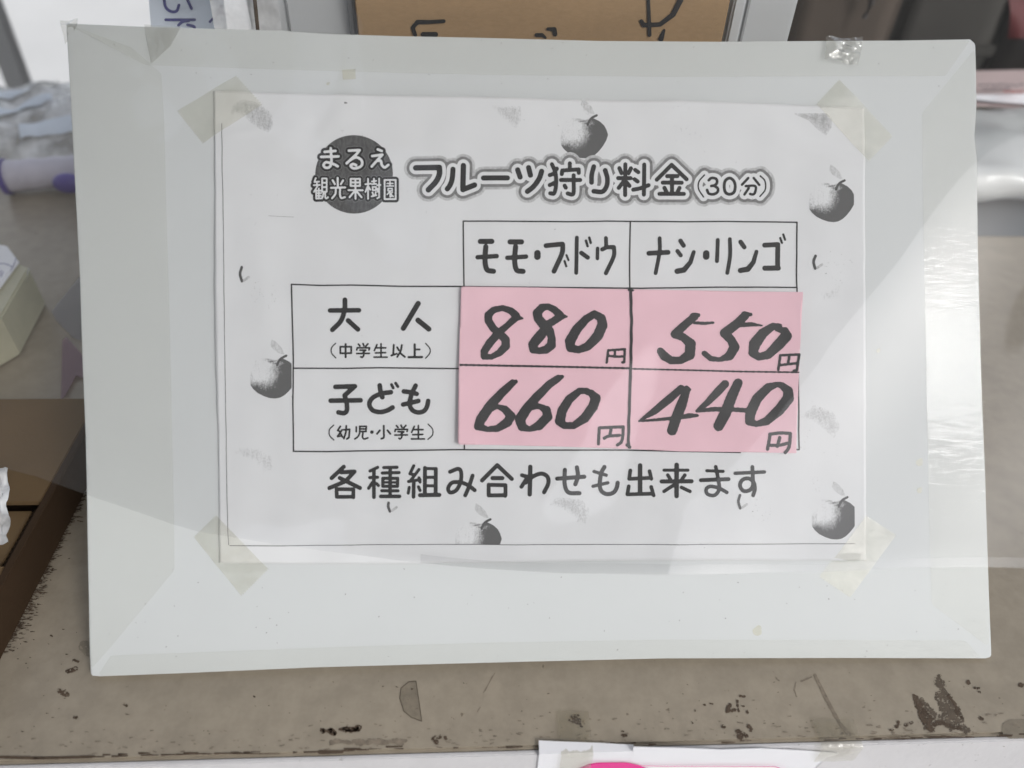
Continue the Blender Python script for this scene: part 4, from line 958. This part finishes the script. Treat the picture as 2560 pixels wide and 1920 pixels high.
# ================================================================== THINGS AT THE LEFT OF THE BOARD
bgp = [at(-160, 250), at(200, 225), at(230, 408), at(-200, 430)]
def bagL(s, t):
    a = bgp[3].lerp(bgp[2], s); b = bgp[0].lerp(bgp[1], s); p = a.lerp(b, t)
    q_ = Vector((p.x * 26, p.y * 14, 0)); h = .010 + .022 * (math.sin(math.pi * t) ** .7) * (.6 + .5 * noise.noise(q_)) + .007 * abs(noise.noise(q_ * 2.3))
    h *= min(1, 6 * t, 6 * (1 - t)) ** .5
    return (p.x - bgp[3].x, p.y - bgp[3].y, max(.001, h))
bl = empty('plastic_bag', 'crumpled clear plastic bag with pale blue print, left of the board', 'plastic bag', (bgp[3].x, bgp[3].y, CZ))
link('bag_film', grid(bagL, 90, 60), M['bag'], bl, smooth=True)
def blue_strip(c0_, c1_, w_):
    return grid(lambda s, t: tuple(Vector(bagL(*(np.array(c0_) * (1 - s) + np.array(c1_) * s + np.array((0, w_ * (t - .5))))))  + Vector((0, 0, .0025))), 20, 5)
for k_, (c0_, c1_, w_) in enumerate([((.3, .30), (.85, .52), .13), ((.35, .58), (.7, .72), .07), ((.62, .18), (.95, .22), .12)]):
    link('blue_print', blue_strip(c0_, c1_, w_), M['blue_paper'], bl, smooth=True)
link('dark_print', blue_strip((.72, .70), (.9, .78), .05), M['shade_print'], bl, smooth=True)

gp0, gp1 = at(22, 452, CZ + .012), at(260, 432, CZ + .012)
gr = empty('white_grip', 'white ribbed plastic grip with purple ends, lying left of the board', 'handle', (gp0.x, gp0.y, CZ))
n_ = 30; pts_ = [gp0.lerp(gp1, i / n_) for i in range(n_ + 1)]
rad = [.0135 + .0004 * math.sin(i * .9) for i in range(n_ + 1)]
link('grip', tube(local(gr, [p + Vector((0, 0, .004)) for p in pts_]), rad, 24), M['lilac'], gr, smooth=True)
dg = (gp1 - gp0).normalized()
link('end_band', tube(local(gr, [gp0 - dg * .0035 + Vector((0, 0, .004)), gp0 + dg * .001 + Vector((0, 0, .004))]), .0152, 24), M['purple'], gr, smooth=False)
kn = at(178, 450, CZ + .018)
bm = bmesh.new(); bmesh.ops.create_uvsphere(bm, u_segments=20, v_segments=12, radius=.011); bmesh.ops.scale(bm, vec=(1.15, .7, .8), verts=bm.verts[:]); bmesh.ops.translate(bm, vec=local(gr, [kn])[0] + Vector((.002, -.010, .002)), verts=bm.verts[:])
me = bpy.data.meshes.new('knob'); bm.to_mesh(me); bm.free(); link('knob', me, M['purple'], gr, smooth=True)
None and link('skirt', grid(lambda s, t: (.012 + .035 * s, -.016 - .014 * t + .004 * math.sin(s * 3.1), .001 + .004 * (1 - t)), 8, 5), M['bag'], gr, smooth=True)

# cream packet at the left edge
H = .035
top = [at(x, y, CZ + H) for x, y in ((-200, 560), (18, 612), (46, 652), (72, 664), (-40, 800), (-260, 900))]
pc = empty('cream_packet', 'cream card packet with a white label, in a clear sleeve at the left edge', 'packet', (top[3].x, top[3].y, CZ))
def prism(pp, z0, z1, e_):
    L_ = [(p.x - e_.location.x, p.y - e_.location.y) for p in pp]; return slab(L_, z0, z1, .0012)
edgeP = [at(x, y, CZ + H) for x, y in ((46, 655), (73, 665), (-30, 790), (-60, 765))]
link('card_stack', prism([at(x, y, CZ + H - .002) for x, y in ((-180, 640), (46, 655), (72, 666), (0, 790), (-260, 930))], .001, H - .003, pc), M['cream'], pc)
link('label', prism([at(x, y, CZ + H) for x, y in ((-200, 575), (16, 612), (46, 652), (0, 714), (-160, 880))], H - .0028, H, pc), M['posterw'], pc)
glb = make_g(CZ + H + .0003)
def place_lb(x, y):
    a, b, c = glb(np.asarray(x, float), np.asarray(y, float)); return a - pc.location.x, b - pc.location.y, c - pc.location.z
for st in (['~ 40 645 34 662 26 676'], ['~ -10 658 15 660 32 668'], ['4 676 -2 688'], ['8 680 2 692']):
    p = parse('S', st, .8); link('pen_line', contour(lambda X, Y: sdf(p, X, Y), bbox(p, 1), .7, place_lb), M['blueink'], pc)
link('sleeve', grid(lambda s, t: tuple((at(74 - 34 * s, 668 + 175 * s, CZ + H * (1 - s * .9)).lerp(at(52 - 34 * s, 690 + 175 * s, CZ + H * .7 * (1 - s * .9)), t)) - pc.location), 16, 4), M['bag'], pc, smooth=True)

# a pink and a smoky grey patch, built as thin film on the counter
def flat(name, px, mat, label, cat, z=.0006):
    pts = [at(x, y, CZ + z) for x, y in px]; c = pts[0]
    me = slab([(p.x - c.x, p.y - c.y) for p in pts], z - .0003, z); o = link(name, me, mat); o.location = (c.x, c.y, CZ); o['label'] = label; o['category'] = cat; return o
flat('smoky_film', [(128, 778), (200, 690), (300, 700), (300, 900), (180, 842), (140, 800)], M['smoke'], 'smoky film patch with a pointed corner left of the board', 'film scrap', .0010)
flat('pink_patch', [(156, 850), (166, 842), (200, 880), (212, 892), (240, 960), (190, 938), (165, 985), (152, 1003)], M['pinkfilm'], 'dark pink patch with a notched outline at the left edge of the board', 'paper scrap', .0022)

# open cardboard box on the left of the counter
BH = .034
bx = empty('cardboard_box', 'open brown cardboard box with dark shaded wall, lower left of the board', 'cardboard box', (-.2504, .0, CZ))
X0 = 0.0; yA, yB_ = -.02, .135
def zpt(x, y, xw): 
    return at(x, y, xw, 0)
tA = zpt(0, 1478, -.2504); tB = zpt(145, 1210, -.2504)
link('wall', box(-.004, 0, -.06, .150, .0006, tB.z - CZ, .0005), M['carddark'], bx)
hh = tB.z - CZ
fl1 = box(-.30, -.0045, .083, .16, hh - .004, hh - .0008, .0005); link('flap', fl1, M['card_box'], bx)
fl2 = box(-.30, -.0100, .048, .0815, hh - .010, hh - .006, .0005); link('flap', fl2, M['card_box'], bx)
fl3 = box(-.017, -.0042, -.06, .0445, hh - .0035, hh - .0006, .0005); link('flap', fl3, M['card_box'], bx)
# corrugated edge: little flutes
def flute():
    V = []; F = []
    n = 90
    for i in range(n + 1):
        y = .047 + .035 * i / n; z = hh - .0035 + .0011 * math.sin(i * .9); b = len(V)
        V += [(-.0052, y, z), (-.0098, y, z - .004)]
        if i: F.append((b - 2, b, b + 1, b - 1))
    return mesh('f', V, F)
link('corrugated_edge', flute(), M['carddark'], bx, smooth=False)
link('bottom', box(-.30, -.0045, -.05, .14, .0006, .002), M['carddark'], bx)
def crk(s, t):
    p = at(-60 + 80 * s, 1170 + 190 * t, CZ + .045); return (p.x + .2504 + .003 * noise.noise(Vector((s * 5, t * 5, 1))), p.y, .045 + .003 * noise.noise(Vector((s * 6, t * 8, 2))))
o = link('clear_wrapper', grid(crk, 16, 24), M['bag'], None, smooth=True); o.location = (-.2504, 0, CZ)
o['label'] = 'crumpled clear wrapper at the far left edge above the cardboard box'; o['category'] = 'wrapper'

# ================================================================== POSTER ON THE COUNTER FRONT
YF = FRONT - .0030
pz = empty('poster', 'white poster with magenta rounded frame, taped to the counter front below the board', 'poster', (0, YF, -.2))
def on_front(pxs, Y): return [at(x, y, Y, 1) for x, y in pxs]
def vplate(pts, th, mat, name, par, lab=None):
    n = len(pts); c = par.location
    V = [(p.x - c.x, p.y - c.y, p.z - c.z) for p in pts] + [(p.x - c.x, p.y - c.y + th, p.z - c.z) for p in pts]
    me = mesh(name, V, [tuple(range(n)), tuple(range(2 * n - 1, n - 1, -1))] + [(i, (i + 1) % n, n + (i + 1) % n, n + i) for i in range(n)])
    o = link(name, me, mat, par)
    if lab: o['label'] = lab
    return o
low = at(1347, 1851, YF, 1).z - .12
top_px = [(1347, 1851), (1583, 1861), (1581, 1874), (1568, 1888), (1582, 1890), (1587, 1868), (1700, 1871), (1800, 1875), (1900, 1872), (1993, 1876), (2096, 1884)]
def edge_at(x): return 1871 - (x - 1280) * .0223
cols = []
tx = [(1347, 1851), (1390, 1853), (1440, 1855), (1500, 1857), (1550, 1860), (1583, 1861), (1584, 1868), (1620, 1869), (1700, 1871), (1800, 1875), (1900, 1872), (1993, 1876), (2060, 1881), (2096, 1884)]
for x, y in tx:
    ex = at(x, edge_at(x), CZ + .0009).x
    if y < edge_at(x): tp_ = at(x, y, CZ + .0009 + .0012 * (edge_at(x) - y) / 20); e1_ = Vector((ex, YF, CZ + .0009)); e2_ = Vector((ex, YF, CZ - .004))
    else: tp_ = at(x, y, YF, 1); e1_ = tp_ + Vector((0, 0, -.001)); e2_ = tp_ + Vector((0, 0, -.004))
    cols.append([tp_, e1_, e2_, Vector((e2_.x, YF, CZ - .12))])
for i_, c_ in enumerate(cols[-2:]): c_[3].x -= .012 * (i_ + 1); c_[2].x -= .002 * (i_ + 1)
V = [tuple(p - pz.location) for c_ in cols for p in c_]; nc = len(cols)
o = link('poster_sheet', mesh('poster_sheet', V, [(4 * i + j, 4 * i + j + 1, 4 * i + j + 5, 4 * i + j + 4) for i in range(nc - 1) for j in range(3)]), M['posterw'], pz)
md = o.modifiers.new('thickness', 'SOLIDIFY'); md.thickness = .0003; md.offset = -1
low = CZ - .12
mg = on_front([(1430, 1930), (1459, 1919), (1475, 1912), (1495, 1909), (1560, 1908), (1590, 1913), (1640, 1930)], YF - .0006)
vplate(mg + [Vector((mg[-1].x, YF - .0006, low + .02)), Vector((mg[0].x, YF - .0006, low + .02))], .0002, M['magenta'], 'magenta_panel', pz)
gF = make_g(YF - .0010, 1)
def place_f(x, y):
    a, b, c = gF(np.asarray(x, float), np.asarray(y, float)); return a - pz.location.x, b - pz.location.y, c - pz.location.z
P = [[(x, y, .7) for x, y in ((1452, 1919.5), (1470, 1911), (1492, 1907), (1565, 1907), (1600, 1914), (1660, 1915.5), (1800, 1915.5), (1938, 1916.5), (1965, 1926))]]
link('magenta_frame', contour(lambda X, Y: sdf(P, X, Y), bbox(P, 1), .8, place_f), M['magenta'], pz)
# clear tapes holding it, crossing the counter's front edge
def tape_bend(name, x0, x1, ytop, ybot, seed):
    ey = 1872 if x0 < 1700 else 1861
    a, b = at(x0, ytop), at(x1, ytop)
    c0 = at(x0, ybot, YF - .001, 1); c1 = at(x1, ybot, YF - .001, 1)
    def f(s, t):
        if t < .5:
            k2 = t * 2; p = a.lerp(b, s); x = p.x + (c0.x + (c1.x - c0.x) * s - p.x) * 0; y = p.y + (FRONT - .0012 - p.y) * k2; z = CZ + .0011
        else:
            k2 = t * 2 - 1; x = a.x + (b.x - a.x) * s; y = YF - .0012; z = CZ + .0008 + (c0.z - CZ) * k2
        q_ = Vector((x * 300, t * 14, seed)); return (x + .0002 * noise.noise(q_) - pz.location.x, y - .0004 * abs(noise.noise(q_ * .8)) - pz.location.y, z + .0005 * abs(noise.noise(q_ * .9)) - pz.location.z)
    return link(name, grid(f, 22, 30), M['front_tape'], pz, smooth=True)
tape_bend('clear_tape', 1393, 1470, 1780, 1935, 1)
tape_bend('clear_tape', 2030, 2130, 1800, 1905, 2)

# ================================================================== AWNING AND BUILDING ADDED UNSEEN (for their shade and reflections)

aw = empty('added_awning', 'dull canvas sheet over the counter, added unseen to shape shade and reflections', 'added_awning', (0, 0, 0))
def awz(y): return .75 + (y + 1.35) * .324
poly = [(-3.2, -1.35), (-.05, -1.35), (.25, -1.0), (.50, -.62), (.66, -.1), (.68, .15), (-.24, .15), (-.22, -.42), (-.30, -.56), (-.40, -.50), (-.47, .15), (-3.2, .15)]  # outline cut to shade the board, notch added to reflect a bright veil
V = [(x, y, awz(y)) for x, y in poly]
n = len(poly)
link('canvas', mesh('canvas', V, [tuple(range(n))[::-1]]), M['canvas'], aw)
link('front_bar', tube([(-3.2, -1.35, awz(-1.35)), (-.05, -1.35, awz(-1.35))], .014), M['steel'], aw, smooth=True)
for x_, y_ in ((-2.9, -1.3), (-2.9, .12)): link('post', tube([(x_, y_, -.75), (x_, y_, awz(y_) - .002)], .018), M['steel'], aw, smooth=True)
ob = empty('added_building', 'long dark block added unseen behind the viewer to bound the reflected sky', 'added_building', (0, -14, -.75))  # added out of view to darken the low sky in reflections
link('wall', box(-18, 16, -3, 0, 0, 5.2, .02), M['awn'], ob)
link('roof', box(-18.4, 16.4, -3.4, .4, 5.21, 5.5, .02), M['dgrey'], ob)
